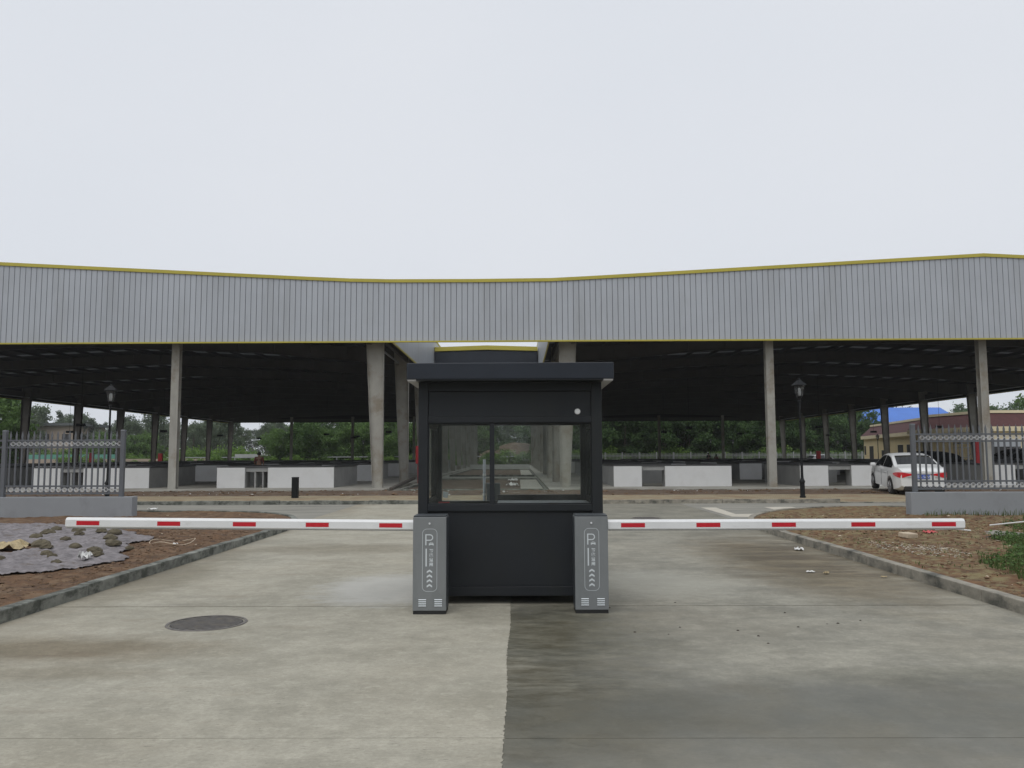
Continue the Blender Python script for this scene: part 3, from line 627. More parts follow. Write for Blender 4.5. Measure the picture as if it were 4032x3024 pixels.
def shed(name, label, xa, xb, cols, out0, out1):
    t = thing(name, label, 'market shed', ((xa+xb)/2, 38, 0)); ox, oy = (xa+xb)/2, 38
    class PMB(MB):
        def build(s, nm, m, parent=None, **k):
            s.v = [(x-ox, y-oy, z) for x, y, z in s.v]; return MB.build(s, nm, m, parent, **k)
    mid = (xa+xb)/2
    ze, zr = 7.9, 8.75
    def zroof(x): return ze+(zr-ze)*(1-abs(x-mid)/((xb-xa)/2))
    # roof sheets, split so that the translucent strips are real
    strips = []
    for k in range(10): strips.append(FR[k]+7.5)
    e0, e1 = xa-.5, xb+.5
    for sx in (0, 1):
        x0, x1 = (e0, mid) if sx == 0 else (mid, e1)
        b = PMB(); cuts = [37.1]
        for s in strips: cuts += [s, s+.7]
        cuts += [FR[-1]+1]
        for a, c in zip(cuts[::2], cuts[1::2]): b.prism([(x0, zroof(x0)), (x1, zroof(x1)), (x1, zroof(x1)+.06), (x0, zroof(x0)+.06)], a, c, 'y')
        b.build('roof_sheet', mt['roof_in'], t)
        for s in strips: PMB().prism([(x0, zroof(x0)), (x1, zroof(x1)), (x1, zroof(x1)+.02), (x0, zroof(x0)+.02)], s+.001, s+.699, 'y').build('skylight_strip', mt['skylight'], t)
    for y in FR:      # portal rafters
        for s in (-1, 1):
            xo = xa+.45 if s < 0 else xb-.45
            def fl(x, dz): return (x, zroof(x)-dz)
            dep = .95; dm = .55; xm = xo+(mid-xo)*.45
            p = [fl(xo, .2), fl(mid, .2), fl(mid, .2+.65), fl(xm, .2+dm), fl(xo, .2+dep)]
            b = PMB().prism(p, y-.006, y+.006, 'y')
            for a, c in ((p[2], p[3]), (p[3], p[4])): b.prism([a, c, (c[0], c[1]-.015), (a[0], a[1]-.015)], y-.13, y+.13, 'y')
            for q in np.linspace(0.05, .95, 9):
                x = xo+(mid-xo)*q; b.box(x-.01, x+.01, y-.1, y+.1, zroof(x)-.7, zroof(x)-.2)
            b.build('rafter', mt['beam'], t)
    for x in list(np.linspace(xa-.3, mid-.4, 13))+list(np.linspace(mid+.4, xb+.3, 13)):
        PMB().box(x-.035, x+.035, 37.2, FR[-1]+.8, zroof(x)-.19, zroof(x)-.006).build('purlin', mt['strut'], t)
    # eave and gable boards (dark inside)
    for x, s in ((xa, -1), (xb, 1)):
        xf = x+s*.6
        b = PMB(); b.box(min(xf, xf-s*.03), max(xf, xf-s*.03), 37.13, FR[-1]+1, 6.8, 9.5); b.build('side_fascia', mt['steel_grey'], t)
        b = PMB()
        yy = 37.2
        while yy < FR[-1]+.9: b.box(xf-.0 if s > 0 else xf-.012, xf+.012 if s > 0 else xf, yy, yy+.24, 6.8, 9.5); yy += .252
        b.build('side_cladding', mt['steel_grey'], t, kind='stuff')
        xi = xf-s*.05; PMB().box(min(xi, xi-s*.02), max(xi, xi-s*.02), 37.13, FR[-1]+.95, 6.82, 8.2).build('inner_shade_sheet', mt['roof_in'], t)  # added near-black sheet: interior shade put over the grey inner face
        PMB().box(min(xf-.02, xf+.03), max(xf-.02, xf+.03)+.01, 37.13, FR[-1]+1.05, 6.73, 6.8).build('bottom_trim', mt['yellow'], t)
        PMB().box(min(xf-.02, xf+.03), max(xf-.02, xf+.03)+.01, 37.13, FR[-1]+1.05, 9.5, 9.62).build('top_trim', mt['yellow'], t)
        PMB().box(x-.09, x+.09, 38, FR[-1], 6.95, 7.45).build('eave_beam', mt['beam'], t)
        PMB().box(x-s*.5-.04, x-s*.5+.04, 38, FR[-1], 6.86, 6.93).build('gutter_pipe', mt['steel_grey'], t)
    PMB().box(xa-.5, xb+.5, FR[-1]+.9, FR[-1]+.96, 6.8, 9.5).build('rear_fascia', mt['roof_in'], t)
    PMB().box(xa, xb, FR[-1]-.09, FR[-1]+.09, 6.9, 7.3).build('gable_beam', mt['beam'], t)
    PMB().box(xa, xb, 38.15, 38.3, 7.0, 7.35).build('gable_beam', mt['beam'], t)
    # columns
    def hcol(x, y, s, dtop, dbot, cm='column'):   # tapered column; outer flange vertical on side s, web in xz
        b = PMB(); z0, z1 = .12, 7.75; fo = x+s*.0; hw = .15
        xo0 = fo; xo1 = fo; ib = fo-s*dbot; it = fo-s*dtop
        b.box(min(fo, fo-s*.016), max(fo, fo-s*.016), y-hw, y+hw, z0, z1)
        a0, a1 = sorted((ib, ib+s*.016)); c0, c1 = sorted((it, it+s*.016))
        b.frust([(a0, y-hw, z0), (a1, y-hw, z0), (a1, y+hw, z0), (a0, y+hw, z0)], [(c0, y-hw, z1), (c1, y-hw, z1), (c1, y+hw, z1), (c0, y+hw, z1)])
        u0, u1 = sorted((ib+s*.016, fo-s*.016)); v0, v1 = sorted((it+s*.016, fo-s*.016))
        b.frust([(u0, y-.012, z0), (u1, y-.012, z0), (u1, y+.012, z0), (u0, y+.012, z0)], [(v0, y-.012, z1), (v1, y-.012, z1), (v1, y+.012, z1), (v0, y+.012, z1)])
        b.box(min(ib, fo)-.06, max(ib, fo)+.06, y-.2, y+.2, .1, .17)
        b.build('column', mt[cm], t)
    def icol(x, y, z1=7.6):
        b = PMB(); b.box(x-.18, x+.18, y-.16, y-.145, .12, z1).box(x-.18, x+.18, y+.145, y+.16, .12, z1).box(x-.008, x+.008, y-.145, y+.145, .12, z1).box(x-.23, x+.23, y-.21, y+.21, .1, .17)
        b.build('column', mt['column'], t)
    for k, y in enumerate(FR):
        hcol(xa-.1, y, -1, .84, .45, 'column_dark' if xa < -20 and k else 'column'); hcol(xb+.1, y, 1, .84, .45, 'column_mid' if xb > 20 and k else 'column')  # outer rows behind the front frame take darker column tones
    for x in cols:
        icol(x, FR[0]); icol(x, FR[-1])
    class T2: pass
    sub = link('front_fascia', None, t, (-ox, -oy, 0)); fascia(sub, out0, out1)
    return t
def sky_mat():
    m, t_, b_ = newmat('grimy_translucent_sheet'); tl = t_.nodes.new('ShaderNodeBsdfTranslucent'); tl.inputs[0].default_value = (.25, .255, .26, 1); ms = t_.nodes.new('ShaderNodeMixShader'); ms.inputs[0].default_value = .7
    b_.inputs['Base Color'].default_value = (.1, .1, .1, 1); t_.links.new(b_.outputs[0], ms.inputs[1]); t_.links.new(tl.outputs[0], ms.inputs[2]); t_.links.new(ms.outputs[0], t_.nodes['Material Output'].inputs[0]); return m
mt['skylight'] = sky_mat()
SL = shed('market_shed', 'long open market shed with grey ribbed fascia on the left of the alley', -43.9, -6.3, (-34.4, -25.1, -15.8), -44.604, -5.796)
SR = shed('market_shed', 'long open market shed with grey ribbed fascia on the right of the alley', 2.0, 40.2, (11.55, 21.3, 30.9), 1.512, 41.076)
lk = thing('link_canopy', 'navy gabled canopy with yellow trim spanning the alley between the sheds', 'canopy', (-2.1, 56, 0))
sub = link('front_fascia', None, lk, (2.1, -56, 0)); fascia(sub, -5.796, 1.512)
q = [(-5.65, 7.4), (1.32, 7.4), (1.32, 8.66), (-2.1, 8.76), (-5.65, 8.66)]
MB().prism([(x+2.1, z) for x, z in q], -.1, 6, 'y').build('navy_gable', mt['navy_roof'], lk)
q = [(-5.66, 8.7), (-2.1, 8.8), (1.34, 8.7), (1.34, 8.98), (-2.1, 9.09), (-5.66, 8.98)]
MB().prism([(x+2.1, z) for x, z in q], -.2, 6.1, 'y').build('gable_trim', mt['yellow'], lk)

# pendant lamps
pm = MB().box(-.28, .28, -.14, .14, 0, .2).mesh('housing', mt['lamp_black']); wm = MB().cyl((0, 0, .2), .012, .012, 4.3, 6).mesh('wire', mt['lamp_black'])
PL = [(-20.3, 87.7), (-33.2, 106), (-20.7, 104), (15.2, 100.6), (14.9, 85), (14.6, 71), (36.9, 86.4), (37.5, 100.5), (25.5, 70.4), (36.3, 71.7), (-31.7, 59.8), (-32.2, 75), (-41.2, 75.8), (-12.5, 80), (-32.8, 91), (24.5, 92), (-18.9, 97.5)]
for i, (x, y) in enumerate(PL):
    t = thing('pendant_lamp', 'black box pendant lamp hanging on a thin wire inside the '+('left' if x < 0 else 'right')+' shed', 'pendant lamp', (x, y, 3.85), 0, 'pendant lamps hanging in the '+('left' if x < 0 else 'right')+' shed')
    link('housing', pm, t); link('wire', wm, t)

# ================================================================== STALLS
def stall(kind):
    """one U-shaped counter island, 5.5 m wide, 5.6 m deep; origin front left"""
    t = thing('market_stall', 'x', 'market stall'); P = []
    h = .95; W = 5.5
    MB().box(0, 1.31, 0, .04, 0, h-.005).build('white_panel', mt['stall_white'], t)
    MB().box(2.4, W, 0, .04, 0, h-.005).build('white_panel', mt['stall_white'], t)
    b = MB(); b.box(.0, 1.33, .045, .7, 0, h-.01).box(2.38, W, .045, .7, 0, h-.01); b.build('counter_base', mt['stall_grey'], t)
    b = MB(); b.box(1.33, 2.38, .1, .7, h-.2, h-.01)
    if kind: b.box(1.72, 1.8, .12, .7, .0, h-.2).box(2.1, 2.16, .12, .7, 0, h-.2)
    b.build('shelf_niche', mt['stall_grey'], t)
    for x in (0, W-.7): MB().box(x, x+.7, .705, 5.6, 0, h-.012).build('side_wall', mt['stall_grey'], t)
    MB().box(.71, 3.6, 4.95, 5.6, 0, h-.012).build('rear_wall', mt['stall_grey'], t)
    b = MB(); b.box(-.03, W+.03, .05, .73, h, h+.06).box(-.03, .73, .735, 5.63, h, h+.06).box(W-.73, W+.03, .735, 5.63, h, h+.06).box(.735, 3.6, 4.92, 5.63, h, h+.06); b.build('countertop', mt['stall_top'], t, bevel=.006)
    return t
s0 = stall(0); s1 = stall(1); first = {0: True, 1: True}
names = {(-31.56, 0): 'white fronted stall farthest left in the front row, behind the left fence', (-22.86, 0): 'white fronted stall seen through the left fence pickets', (-14.16, 0): 'white fronted stall behind the short black bollard, with shelf niche', (4.46, 0): 'white fronted stall just right of the booth, with dark open niche', (13.16, 0): 'white fronted stall between the black street lamp and the white car', (21.86, 0): 'white fronted stall seen through the right fence pickets', (30.56, 0): 'white fronted stall beyond the right edge of the fence, front row'}
for r, y in enumerate((39, 49.6, 60.2, 70.8, 81.4, 92, 102.6)):
    for x in (-40.3, -31.56, -22.86, -14.16, 4.46, 13.16, 21.86, 30.56):
        if r == 0 and x < -32: continue
        k = 1 if x < 0 else 0; src = (s1 if k else s0)
        if first[k]: o = src; first[k] = False
        else: o = copy_tree(src)
        order = sorted([-40.3, -31.56, -22.86, -14.16] if x < 0 else [4.46, 13.16, 21.86, 30.56], key=abs).index(x)
        lab = names.get((x, r)) or f"stall in the {['first', 'second', 'third', 'fourth', 'fifth', 'sixth', 'seventh'][r]} row of the {'left' if x < 0 else 'right'} shed, {['nearest', 'second', 'third', 'farthest'][order]} from the alley" 
        place(o, (x, y, .15), 0, lab, 1, 'market stalls in the '+('left' if x < 0 else 'right')+' shed')

# ================================================================== BOOTH
BX, BY = -.09, 9.12
bo = thing('guard_booth', 'dark navy guard booth with sliding windows standing mid road', 'booth', (BX, BY, 0))
hw, dp = 1.01, 1.75
def bbox(nm, x0, x1, y0, y1, z0, z1, m='navy', bev=.004, par=bo, **k): return MB().box(x0, x1, y0, y1, z0, z1).build(nm, mt[m], par, bevel=bev, **k)
for x0, x1 in ((-hw, -hw+.105), (hw-.115, hw)):
    for y0 in (0, dp-.1): bbox('corner_post', x0, x1, y0, y0+.1, .09, 2.41)
bbox('base_frame', -hw+.106, hw-.116, .002, dp-.002, .09, .19)
bbox('floor_plate', -hw+.11, hw-.12, .05, dp-.05, .191, .205)
bbox('foot', -.93, -.8, .1, .25, 0.003, .089, 'dark'); bbox('foot', .8, .93, .1, .25, 0, .089, 'dark'); bbox('foot', -.93, -.8, 1.5, 1.65, .003, .089, 'dark'); bbox('foot', .8, .93, 1.5, 1.65, 0, .089, 'dark')
# front
x0, x1 = -hw+.106, hw-.116
bbox('lower_panel', x0, x1, .03, .05, .191, 1.0); bbox('top_rail', x0, x1, .0, .08, 2.315, 2.41); bbox('middle_rail', x0, x1, .0, .08, 1.965, 2.03); bbox('window_sill_rail', x0, x1, 0, .08, 1.0, 1.07)
bbox('upper_panel', x0, x1, .022, .05, 2.031, 2.314)
# raised bead round recessed panels
bbox('bead', x0+.004, x1-.004, .012, .03, 2.304, 2.313); bbox('bead', x0+.004, x1-.004, .012, .03, 2.032, 2.04); bbox('bead', x0+.004, x1-.004, .02, .03, .985, .999)
mul = -.20
wl = link('window', None, bo); MB().box(x0+.012, mul-.026, .028, .033, 1.085, 1.95).build('pane', mt['glass'], wl)
b = MB(); b.box(x0, x0+.012, .02, .045, 1.07, 1.965).box(mul-.026, mul+.026, .016, .05, 1.07, 1.965).box(x0+.012, mul-.026, .02, .045, 1.07, 1.085).box(x0+.012, mul-.026, .02, .045, 1.95, 1.965); b.build('frame', mt['navy'], wl, bevel=.002)
wr = link('window', None, bo); MB().box(mul+.026, x1-.012, .048, .053, 1.085, 1.95).build('pane', mt['glass'], wr)
b = MB(); b.box(x1-.012, x1, .03, .065, 1.07, 1.965).box(mul+.027, x1-.012, .03, .065, 1.07, 1.085).box(mul+.027, x1-.012, .03, .065, 1.95, 1.965); b.build('frame', mt['navy'], wr, bevel=.002)
# sides and rear, each glazed above 1.05
for s in (-1, 1):
    xa_, xb_ = (-hw+.01, -hw+.06) if s < 0 else (hw-.06, hw-.01)
    bbox('side_panel', xa_+.01, xb_-.01, .101, dp-.101, .19, .99); bbox('side_rail', xa_, xb_, .101, dp-.101, .99, 1.06); bbox('side_rail', xa_, xb_, .101, dp-.101, 1.965, 2.41)
    w_ = link('window', None, bo); MB().box(xa_+.022, xb_-.022, .14, dp-.14, 1.10, 1.93).build('pane', mt['glass'], w_)
    b = MB(); b.box(xa_+.012, xb_-.012, .101, .14, 1.06, 1.965).box(xa_+.012, xb_-.012, dp-.14, dp-.101, 1.06, 1.965).box(xa_+.012, xb_-.012, .14, dp-.14, 1.06, 1.1).box(xa_+.012, xb_-.012, .14, dp-.14, 1.93, 1.965)
    b.build('frame', mt['navy'], w_, bevel=.002)
bbox('rear_panel', x0, -.18, dp-.06, dp-.03, .19, .98); bbox('rear_rail', x0, x1, dp-.08, dp-.001, 1.995, 2.41); bbox('rear_panel', -.12, x1, dp-.06, dp-.03, .19, 1.02)
bbox('rear_rail', -.12, x1, dp-.08, dp-.001, 1.02, 1.10); bbox('rear_rail', x0, -.18, dp-.08, dp-.001, .98, 1.02)
bbox('rear_rail', -.18, -.12, dp-.08, dp-.001, .19, 1.10)
w_ = link('window', None, bo); MB().box(x0, -.1801, dp-.045, dp-.04, 1.02, 1.995).build('pane', mt['glass'], w_); MB().box(-.1799, x1, dp-.045, dp-.04, 1.1005, 1.995).build('pane', mt['glass'], w_)
bbox('desk', -.12, x1-.02, 1.15, dp-.09, .93, .955, 'steel_grey'); bbox('desk', mul+.05, x1-.01, .09, .7, 1.05, 1.078, 'steel_grey')
bbox('latch', .42, .52, .0, .03, 1.072, 1.088, 'dark')
# roof
bbox('roof', -1.11, 1.12, -.26, dp+.2, 2.425, 2.60, 'navy_roof', .006)
bbox('soffit', -1.10, -hw, -.25, dp+.19, 2.405, 2.4245, 'soffit', 0); bbox('soffit', hw, 1.11, -.25, dp+.19, 2.405, 2.4245, 'soffit', 0); bbox('soffit_lip', -hw+.001, hw-.001, -.25, -.002, 2.412, 2.4245, 'navy', 0)
# white bolt cover
rc = MB().lathe([(0, -.012), (.025, -.012), (.031, -.006), (.033, .004)], 24).build('round_cover', mt['white_plast'], bo)
rc.rotation_euler = (PI/2, 0, 0); rc.data.transform(Matrix.Scale(-1, 4, (0, 0, 1))); rc.location = (.745, .018, 2.085)
nm_ = MB().prism([(-.035, 0), (.02, -.008), (.03, .055), (-.03, .065)], 0, .002, 'y').build('paper_card', mt['print']); nm_.location = (-.80, 9.165, 1.15); tag(nm_, 'small white card leaning against the left booth window', 'card')
nm2 = MB().box(-.06, .06, 0, .03, 0, .014).build('red_tape_roll', mt['redbox'], bevel=.004); nm2.location = (-.82, 9.16, 1.086); tag(nm2, 'small red and white object on the left window sill of the booth', 'tool')
# pole behind the booth
rp = thing('reader_post', 'thin grey post with grey box seen through the booth window', 'post', (-.475, 11.6, .003))
MB().cyl((0, 0, 0), .02, .02, 1.55, 12).build('pole', mt['steel_grey'], rp, smooth=True); MB().box(.03, .22, -.06, .06, .95, 1.22).build('box', mt['fence'], rp, bevel=.004)
for z in (.35, .6, 1.05, 1.32): MB().cyl((0, 0, z), .024, .024, .03, 12).build('band', mt['white_plast'], rp)

# ================================================================== BARRIERS
def stroke(pts, w):
    b = MB(); P = [Vector((x, 0, z)) for x, z in pts]; n = len(P); cl_ = (P[0]-P[-1]).length < 1e-6; vs = []
    for i in range(n):
        d = (P[(i+1) % (n-1)] if cl_ and i == n-1 else P[min(i+1, n-1)])-(P[-2] if cl_ and i == 0 else P[max(i-1, 0)])
        d.normalize(); nn = Vector((-d.z, 0, d.x)); vs += [tuple(P[i]+nn*w/2), tuple(P[i]-nn*w/2)]
    return b.add(vs, [(2*i, 2*i+1, 2*i+3, 2*i+2) for i in range(n-1)])
def text_mesh(body, size, m, parent, loc, name='lettering', bold=0):
    c = bpy.data.curves.new('t', 'FONT'); c.body = body; c.size = size; c.align_x = 'CENTER'; c.align_y = 'CENTER'; c.offset = bold
    o = bpy.data.objects.new('t', c); COL.objects.link(o); bpy.context.view_layer.update()
    me = bpy.data.meshes.new_from_object(o.evaluated_get(bpy.context.evaluated_depsgraph_get())); bpy.data.objects.remove(o)
    if not me.vertices: return None
    xs = [v.co.x for v in me.vertices]; ys_ = [v.co.y for v in me.vertices]; cx = (min(xs)+max(xs))/2; cy = (min(ys_)+max(ys_))/2
    for v in me.vertices: v.co = Vector((v.co.x-cx, 0, v.co.y-cy))
    me.materials.clear(); me.materials.append(m)
    return link(name, me, parent, loc)
def cabinet(x, y, label, side):
    t = thing('barrier_gate', label, 'barrier gate', (x, y, 0 if x > 0 else .003), 0)
    W, H, D_ = .34, .975, .29
    b = MB(); b.box(0, W, 0, D_, .035, H); b.build('housing', mt['cab'], t, bevel=.005)
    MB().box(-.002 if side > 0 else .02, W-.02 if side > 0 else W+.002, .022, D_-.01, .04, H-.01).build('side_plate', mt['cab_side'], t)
    MB().box(.004, W-.004, .012, D_, H+.001, H+.016).build('lid', mt['cab_side'], t, bevel=.004)
    MB().box(.004, W-.004, .004, D_-.004, 0, .034).build('plinth', mt['dark'], t)
    F = -.0015
    def U(u, v): return (u, H-v)
    pts = []; r = .045; a0, a1, b0, b1 = .098, .246, .119, .745
    for cx, cz, s in ((a1-r, b0+r, 0), (a0+r, b0+r, 1), (a0+r, b1-r, 2), (a1-r, b1-r, 3)):
        for k in range(7):
            an = (s+k/6)*PI/2; pts.append((cx+r*math.cos(an), H-cz+r*math.sin(an)))
    pts.append(pts[0]); g = link('printed_sign', None, t, (0, F, 0))
    def S(pts, w, nm='printed_line'): stroke(pts, w).build(nm, mt['print'], g)
    S(pts, .0035, 'outline')
    # letter P
    bp = MB(); 
    s1_ = stroke([U(.1325, .172), U(.1325, .283)], .0115); bp.add(s1_.v, s1_.f)
    arcp = [U(.138, .1775), U(.174, .1775)]+[(.174+.0275*math.sin(q), H-.205+.0275*math.cos(q)) for q in np.linspace(.2, PI-.2, 10)]+[U(.174, .2325), U(.138, .2325)]
    s2_ = stroke(arcp, .0105); s2_.v = [(a, -.0002, c) for a, b__, c in s2_.v]; bp.add(s2_.v, s2_.f); bp.build('letter_p', mt['print'], g)
    # car icon
    bc = MB(); q = lambda P_: [U(a, c) for a, c in P_]
    bc.prism(q([(.163, .284), (.163, .271), (.169, .266), (.174, .264), (.201, .264), (.206, .266), (.212, .271), (.212, .284), (.203, .284), (.200, .279), (.175, .279), (.172, .284)]), 0, .0005, 'y')
    s3 = stroke(q([(.171, .264), (.177, .2545), (.198, .2545), (.204, .264)]), .0035); bc.add(s3.v, s3.f)
    for a in ((.162, .2615), (.209, .2615)): bc.prism(q([(a[0], a[1]), (a[0]+.005, a[1]), (a[0]+.005, a[1]+.003), (a[0], a[1]+.003)]), 0, .0005, 'y')
    bc.build('car_icon', mt['print'], g)
    S([U(.136, .317), U(.136, .496)], .0135, 'vertical_bar')
    for i, ch in enumerate('智能道闸'):
        text_mesh(ch, .041, mt['print'], g, (.187, 0, H-.3385-i*.0455), 'character', .0011)
    for i in range(4):
        v = .527+i*.0478; MB().prism([U(.143, v+.018), U(.1705, v), U(.198, v+.018), U(.198, v+.036), U(.1705, v+.0195), U(.143, v+.036)], 0, .0005, 'y').build('chevron', mt['print'], g)
    for x0_ in (.06, .222):
        for k in range(4):
            z = H-.829-k*.0205
            MB().prism([(0, z+.005), (-.008, z-.002), (0, z-.006)], x0_, x0_+.077, 'x').build('louvre', mt['print'], t)
    o = MB().lathe([(0, 0.012), (.009, .012), (.011, 0)], 14).build('lock', mt['ring'], t); o.rotation_euler = (PI/2, 0, 0); o.location = (.17, 0, H-.065)
    return t
CL_ = cabinet(-1.08, 8.55, 'barrier gate with grey printed cabinet and arm reaching left from the booth', -1)
CR_ = cabinet(.575, 8.6, 'barrier gate with grey printed cabinet and arm reaching right from the booth', 1)
def arm(cab, x0, x1, z, label, rot, marks):
    t = link('arm', None, cab, (x0-cab.location.x, 8.66-cab.location.y, z), label=label); s = 1 if x1 > x0 else -1; Ln = abs(x1-x0)
    h, d = .052, .028; c = .012
    prof = [(-d, -h+c), (-d+c, -h), (d-c, -h), (d, -h+c), (d, h-c*2), (d-c*1.6, h), (-d+c*1.6, h), (-d, h-c*2)]
    b = MB(); ringz = [(0, 1), (Ln-.02, 1), (Ln-.004, .93), (Ln, .8)]; vs = []; n = 8
    for X_, k in ringz: vs += [(s*X_, y*k, zz*k) for y, zz in prof]
    fs = [tuple(range(n)), tuple(range(3*n+n-1, 3*n-1, -1))]
    for j in range(3): fs += [(j*n+i, j*n+(i+1) % n, (j+1)*n+(i+1) % n, (j+1)*n+i) for i in range(n)]
    b.add(vs, fs).build('beam', mt['arm'], t)
    MB().box(min(0, s*Ln)+.01, max(0, s*Ln)-.01, -d*.5, d*.5, -h-.008, -h+.001).build('rubber_strip', mt['stall_grey'], t)
    for a, b_ in marks:
        MB().box(min(a, b_)-x0, max(a, b_)-x0, -d-.0015, -d+.001, -.026, .018).build('red_marker', mt['red'], t)
    t.rotation_euler = (0, rot, 0); return t
arm(CL_, -1.075, -4.70, .888, 'white arm with five red markers', rad(.62), [(a, a+.238) for a in (-1.44, -2.2, -2.955, -3.74, -4.58)])
arm(CR_, .92, 4.59, .888, 'white arm with five red markers', 0, [(a, a+.246) for a in (1.055, 1.83, 2.605, 3.42, 4.245)])

# ================================================================== WALLS AND FENCES
def wall_fence(x0, x1, y, zt, label_w, label_f, posts, sp0):
    o = MB().box(x0, x1, y-.15, y+.15, -.1, zt).build('low_wall', mt['wall_paint'], bevel=.008); tag(o, label_w, 'wall')
    t = thing('picket_fence', label_f, 'fence', (x0, y, zt)); ox = x0
    MB()
    pk = MB(); pk.box(-.02, .02, -.012, .012, .1, 1.52).frust([(-.02, -.012, 1.52), (.02, -.012, 1.52), (.02, .012, 1.52), (-.02, .012, 1.52)], [(-.028, -.008, 1.56), (.028, -.008, 1.56), (.028, .008, 1.56), (-.028, .008, 1.56)])
    pk.frust([(-.028, -.008, 1.561), (.028, -.008, 1.561), (.028, .008, 1.561), (-.028, .008, 1.561)], [(-.002, -.002, 1.69), (.002, -.002, 1.69), (.002, .002, 1.69), (-.002, .002, 1.69)])
    pkm = pk.mesh('picket', mt['fence'])
    rg = MB().torus((0, -.0, 0), .052, .006, 16, 6); dm = [(.0, .036), (.036, 0), (0, -.036), (-.036, 0), (0, .036)]
    for a, b_ in zip(dm[:-1], dm[1:]): rg.tube([(a[0], 0, a[1]), (b_[0], 0, b_[1])], .004, 5)
    rg.box(-.075, -.05, -.006, .006, -.007, .007).box(.05, .075, -.006, .006, -.007, .007); rgm = rg.mesh('ring_ornament', mt['ring'])
    for z0 in (1.44, 1.265, .27, .085): MB().box(min(posts)-x0, max(posts)-x0, -.02, .02, z0-.022, z0+.022).build('rail', mt['fence'], t)
    pm_ = MB().box(-.05, .05, -.05, .05, 0, 1.67).mesh('post', mt['fence']); cp = MB().frust([(-.058, -.058, 1.671), (.058, -.058, 1.671), (.058, .058, 1.671), (-.058, .058, 1.671)], [(-.045, -.045, 1.71), (.045, -.045, 1.71), (.045, .045, 1.71), (-.045, .045, 1.71)]).mesh('post_cap', mt['fence'])
    for p in posts:
        q = link('post', pm_, t, (p-x0, 0, 0)); link('post_cap', cp, q)
    x = sp0; 
    while x < max(posts)-.02 and x < x1:
        if x > x0 and all(abs(x-p) > .07 for p in posts):
            link('picket', pkm, t, (x-x0, -.0, 0))
        xm = x+.0762
        if all(abs(xm-p) > .09 for p in posts) and x0 < xm < max(posts) and -14.5 < xm < 14.5:
            for z in (1.352, .178): link('ring_ornament', rgm, t, (xm-x0, -.012, z))
        x += .1524
wall_fence(-22, -9.8, 21.25, .6, 'low grey painted wall carrying the left picket fence', 'grey steel picket fence with silver rings on the left wall', [-22, -19.2, -16.2, -13.2, -10.15], -21.9)
wall_fence(9.72, 22, 20.9, .66, 'low grey painted wall carrying the right picket fence', 'grey steel picket fence with silver rings on the right wall', [9.9, 12.95, 16.0, 19.0, 22], 9.9+.1524)

# ================================================================== STREET FURNITURE
def lamp(h=4.1):
    t = thing('street_lamp', 'x', 'street lamp')
    MB().lathe([(.0, .0), (.10, 0), (.10, .05), (.082, .07), (.078, .5), (.095, .53), (.095, .57), (.06, .64), (.048, .7), (.042, 1.2), (.034, h-.78), (.07, h-.76), (.03, h-.7), (.05, h-.64), (.09, h-.6), (0, h-.6)], 16).build('pole', mt['lamp_black'], t, smooth=False)
    def ring(r, z): return [(-r*.75, -r*.75, z), (r*.75, -r*.75, z), (r*.75, r*.75, z), (-r*.75, r*.75, z)]
    MB().frust(ring(.10, h-.6), ring(.185, h-.2)).build('lantern_glass', mt['lamp_glass'], t)
    b = MB()
    for sx in (-1, 1):
        for sy in (-1, 1): b.tube([(sx*.078, sy*.078, h-.6), (sx*.142, sy*.142, h-.2)], .010, 5)
    for r, z in ((.108, h-.6), (.19, h-.2)):
        R4 = ring(r, z)
        for i in range(4): b.tube([R4[i], R4[(i+1) % 4]], .013, 5)
    b.build('lantern_frame', mt['lamp_black'], t)
    b = MB().frust(ring(.27, h-.19), ring(.20, h-.13)); b.frust(ring(.20, h-.129), ring(.07, h-.02)); b.lathe([(.06, 0), (.05, .04), (.015, .06), (.02, .1), (0, .12)], 10, (0, 0, h-.02)); b.build('lantern_roof', mt['lamp_black'], t)
    MB().lathe([(0, 0), (.05, 0), (.06, .1), (.05, .25), (0, .28)], 12, (0, 0, h-.56)).build('bulb', mt['bulb'], t, smooth=True)
    return t
lp = lamp(); place(lp, (9.85, 29.0, .12), .15, 'black lantern street lamp on the paving left of the white car', 1, 'black lantern street lamps')
place(copy_tree(lp), (-14.85, 30.0, .12), .2, 'black lantern street lamp rising behind the left picket fence', 1, 'black lantern street lamps')
for x, y, s, l in ((12.85, 131, .98, 'distant street lamp nearest the booth, before the dark trees'), (30.4, 131.5, 1, 'distant street lamp beside the two far people'), (33.8, 131, .97, 'distant street lamp right of the two far people'), (44.5, 116, .86, 'distant street lamp behind the silver car'), (46.4, 116, .83, 'distant street lamp between silver car and yellow building'), (43.6, 101, .98, 'street lamp standing before the yellow building'), (-24.5, 131, 1, 'distant street lamp behind the left shed, right one'), (-58, 131, 1, 'distant street lamp behind the left shed, left one')):
    place(copy_tree(lp), (x, y, 0), .3, l, s, 'black lantern street lamps')
bl = thing('bollard', 'short square dark bollard on the paving before the left shed', 'bollard', (-8.05, 30.0, .118), .05)
MB().box(-.11, .11, -.11, .11, .0, .72).build('body', mt['lamp_black'], bl, bevel=.01); MB().box(-.116, .116, -.116, .116, .721, .75).build('cap', mt['lamp_black'], bl, bevel=.008)
def redcab(x, y, z0, z1, w_, lab, pipe=True):
    t = thing('hydrant_box', lab, 'fire hydrant box', (x, y, .15)); MB().box(-w_/2, w_/2, -.12, .12, z0, z1).build('box', mt['redbox'], t, bevel=.01); MB().box(-w_/2+.03, w_/2-.03, -.135, -.121, z0+.04, z1-.04).build('door', mt['redbox'], t, bevel=.004)
    if pipe: MB().cyl((0, 0, 0), .06, .06, z0, 10).build('pipe', mt['redbox'], t, smooth=True)
